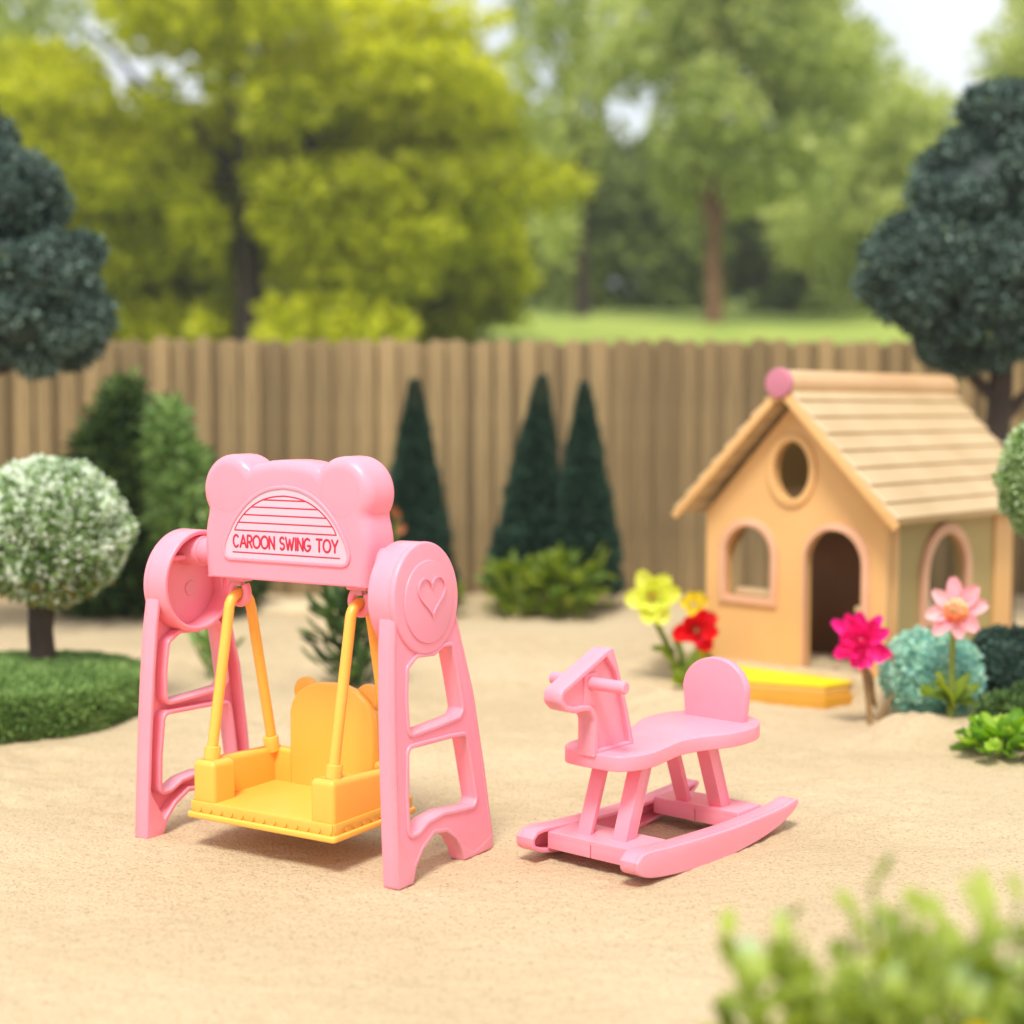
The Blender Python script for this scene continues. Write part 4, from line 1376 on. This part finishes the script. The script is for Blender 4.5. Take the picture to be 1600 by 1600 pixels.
for sg in (-1, 1):
    xx = sg * .176
    mb = MB()
    path = [(xx, -.099, .225), (xx, -.038, .535)] + [(xx, y_, z_) for y_, z_ in arc(0, .540, .037, .034, 175, 5, 10)] + [(xx, .040, .535), (xx, .106, .222)]
    tube(mb, path, .0125, 16)
    mb.build('hanging_rod', M['yellow'], seat)
    for (ya, zt, dy) in ((-.103, .196, .06 / .31), (.111, .184, -.066 / .31)):
        mb = MB()
        tube(mb, [(xx, ya - dy * .0, zt), (xx, ya + dy * .034, zt + .034), (xx, ya + dy * .036, zt + .0365)], [.0185, .0185, .0165], 20)
        mb.build('rod_socket', M['yellow'], seat)

# ------------------------------------------------------------------ ROCKING HORSE
horse = thing('rocking_horse', 'pink plastic toy rocking horse on curved rockers right of the swing', 'toy rocking horse', (.1464, 3.2498, .004), -.705)
# seat
hwid = [(0.035, .03), (.045, .072), (.085, .098), (.14, .103), (.20, .094), (.27, .085), (.33, .096), (.40, .124), (.46, .133), (.52, .127), (.575, .098), (.607, .05), (.612, 0)]
rt_ = spline([(w_, y_) for y_, w_ in hwid], 4, False)
lo = [(x - .004, y) for x, y in rt_] + [(-x - .004, y) for x, y in rt_[::-1][1:]]
mb = MB(); plate(mb, [lo], .222, .256, XY, bevel=.003, res=3)
mb.build('seat', M['pink'], horse)
# head
hd = dense([(.030, .250), (.030, .330, .012), (.014, .352, .014), (-.012, .355, .02), (-.040, .3545, .02), (-.068, .364, .02), (-.090, .384, .02), (-.086, .408, .02), (.070, .474, .010), (.096, .481, .010), (.118, .43), (.152, .335), (.176, .250)], seg=5)
hd = [p for i, p in enumerate(hd) if i == 0 or (Vector(p) - Vector(hd[i - 1])).length > .0015]
mb = MB()
plate(mb, [offset(hd, -.001)], -.018, .003, YZ, bevel=0)
plate(mb, [hd, offset(hd, -.0125)], -.031, .016, YZ, bevel=.003, res=3)
mb.build('head', M['pink'], horse)
mb = MB(); tube(mb, [(-.100, .028, .410), (-.098, .028, .410), (.098, .028, .410), (.101, .028, .410)], [.011, .014, .014, .011], 20)
plate(mb, [dense([(.005, .36), (.05, .36), (.05, .432), (.005, .432)])], -.024, .008, YZ, bevel=.003, res=2)
mb.build('handlebar', M['pink'], horse)
# backrest
bl = [(-.083, .252), (.080, .252), (.088, .325)] + arc(-.001, .325, .089, .078, 0, 180, 26)[1:-1] + [(-.090, .325)]
mb = MB(); plate(mb, [bl], .522, .546, XZ, bevel=.003, res=3); mb.build('backrest', M['pink'], horse)
# rockers
rk = spline([(-.019, .056), (-.016, .036), (.0, .024), (.046, .011), (.135, .0), (.22, -.006), (.293, -.0075), (.377, -.005), (.463, .002), (.552, .016), (.615, .037), (.641, .054)], 5, False)
rk += spline([(.641, .054), (.640, .063), (.625, .066), (.58, .060), (.506, .057), (.375, .055), (.212, .060), (.09, .067), (.031, .072), (.0, .070)], 4, False)
rk = [p for i, p in enumerate(rk) if i == 0 or (Vector(p) - Vector(rk[i - 1])).length > .002]
for sg in (-1, 1):
    def fr_(u, v, w, sg=sg): return (sg * (.166 - w), u, v)
    mb = MB()
    plate(mb, [rk], 0, .012, fr_, bevel=.004, res=4)
    plate(mb, [offset(rk, -.0006), offset(rk, -.0105)], .0065, .048, fr_, bevel=.003, res=3)
    mb.build('rocker', M['pink'], horse)
# cross platforms
for (a, b, z0) in ((.036, .152, .024), (.442, .545, .022)):
    mb = MB()
    box(mb, (-.1185, a, .050), (.1185, b, .0625), .002)
    box(mb, (-.119, a, z0), (-.0015, a + .009, .0595), .0015)
    box(mb, (.0015, a, z0), (.119, a + .009, .0595), .0015)
    box(mb, (-.119, b - .009, z0), (.119, b, .0595), .0015)
    mb.build('cross_bar', M['pink'], horse)
# four splayed legs, channel section
def leg(xs_, yb_, yt_):
    mb = MB()
    z0, z1 = .055, .226
    def sh(u, v, w):      # w is height
        t = (w - z0) / (z1 - z0)
        return (u, v + yb_ + (yt_ - yb_) * t, w)
    h = .018
    x0, x1 = xs_ - h, xs_ + h
    for lo in ([(x0, -.020), (x1, -.020), (x1, -.011), (x0, -.011)],
               [(x1 - .010, -.0115), (x1 - .0004, -.0115), (x1 - .0004, .020), (x1 - .010, .020)] if xs_ > 0 else [(x0 + .0004, -.0115), (x0 + .010, -.0115), (x0 + .010, .020), (x0 + .0004, .020)],
               [(x0 + .012, .008), (x1 - .0006, .008), (x1 - .0006, .017), (x0 + .012, .017)] if xs_ > 0 else [(x0 + .0006, .008), (x0 + .020, .008), (x0 + .020, .017), (x0 + .0006, .017)]):
        plate(mb, [lo], z0, z1, sh, bevel=.0018, res=2)
    mb.build('leg', M['pink'], horse)
leg(-.045, .088, .155); leg(.047, .094, .160)
leg(-.045, .478, .410); leg(.047, .482, .414)

print('objects', len(bpy.data.objects))
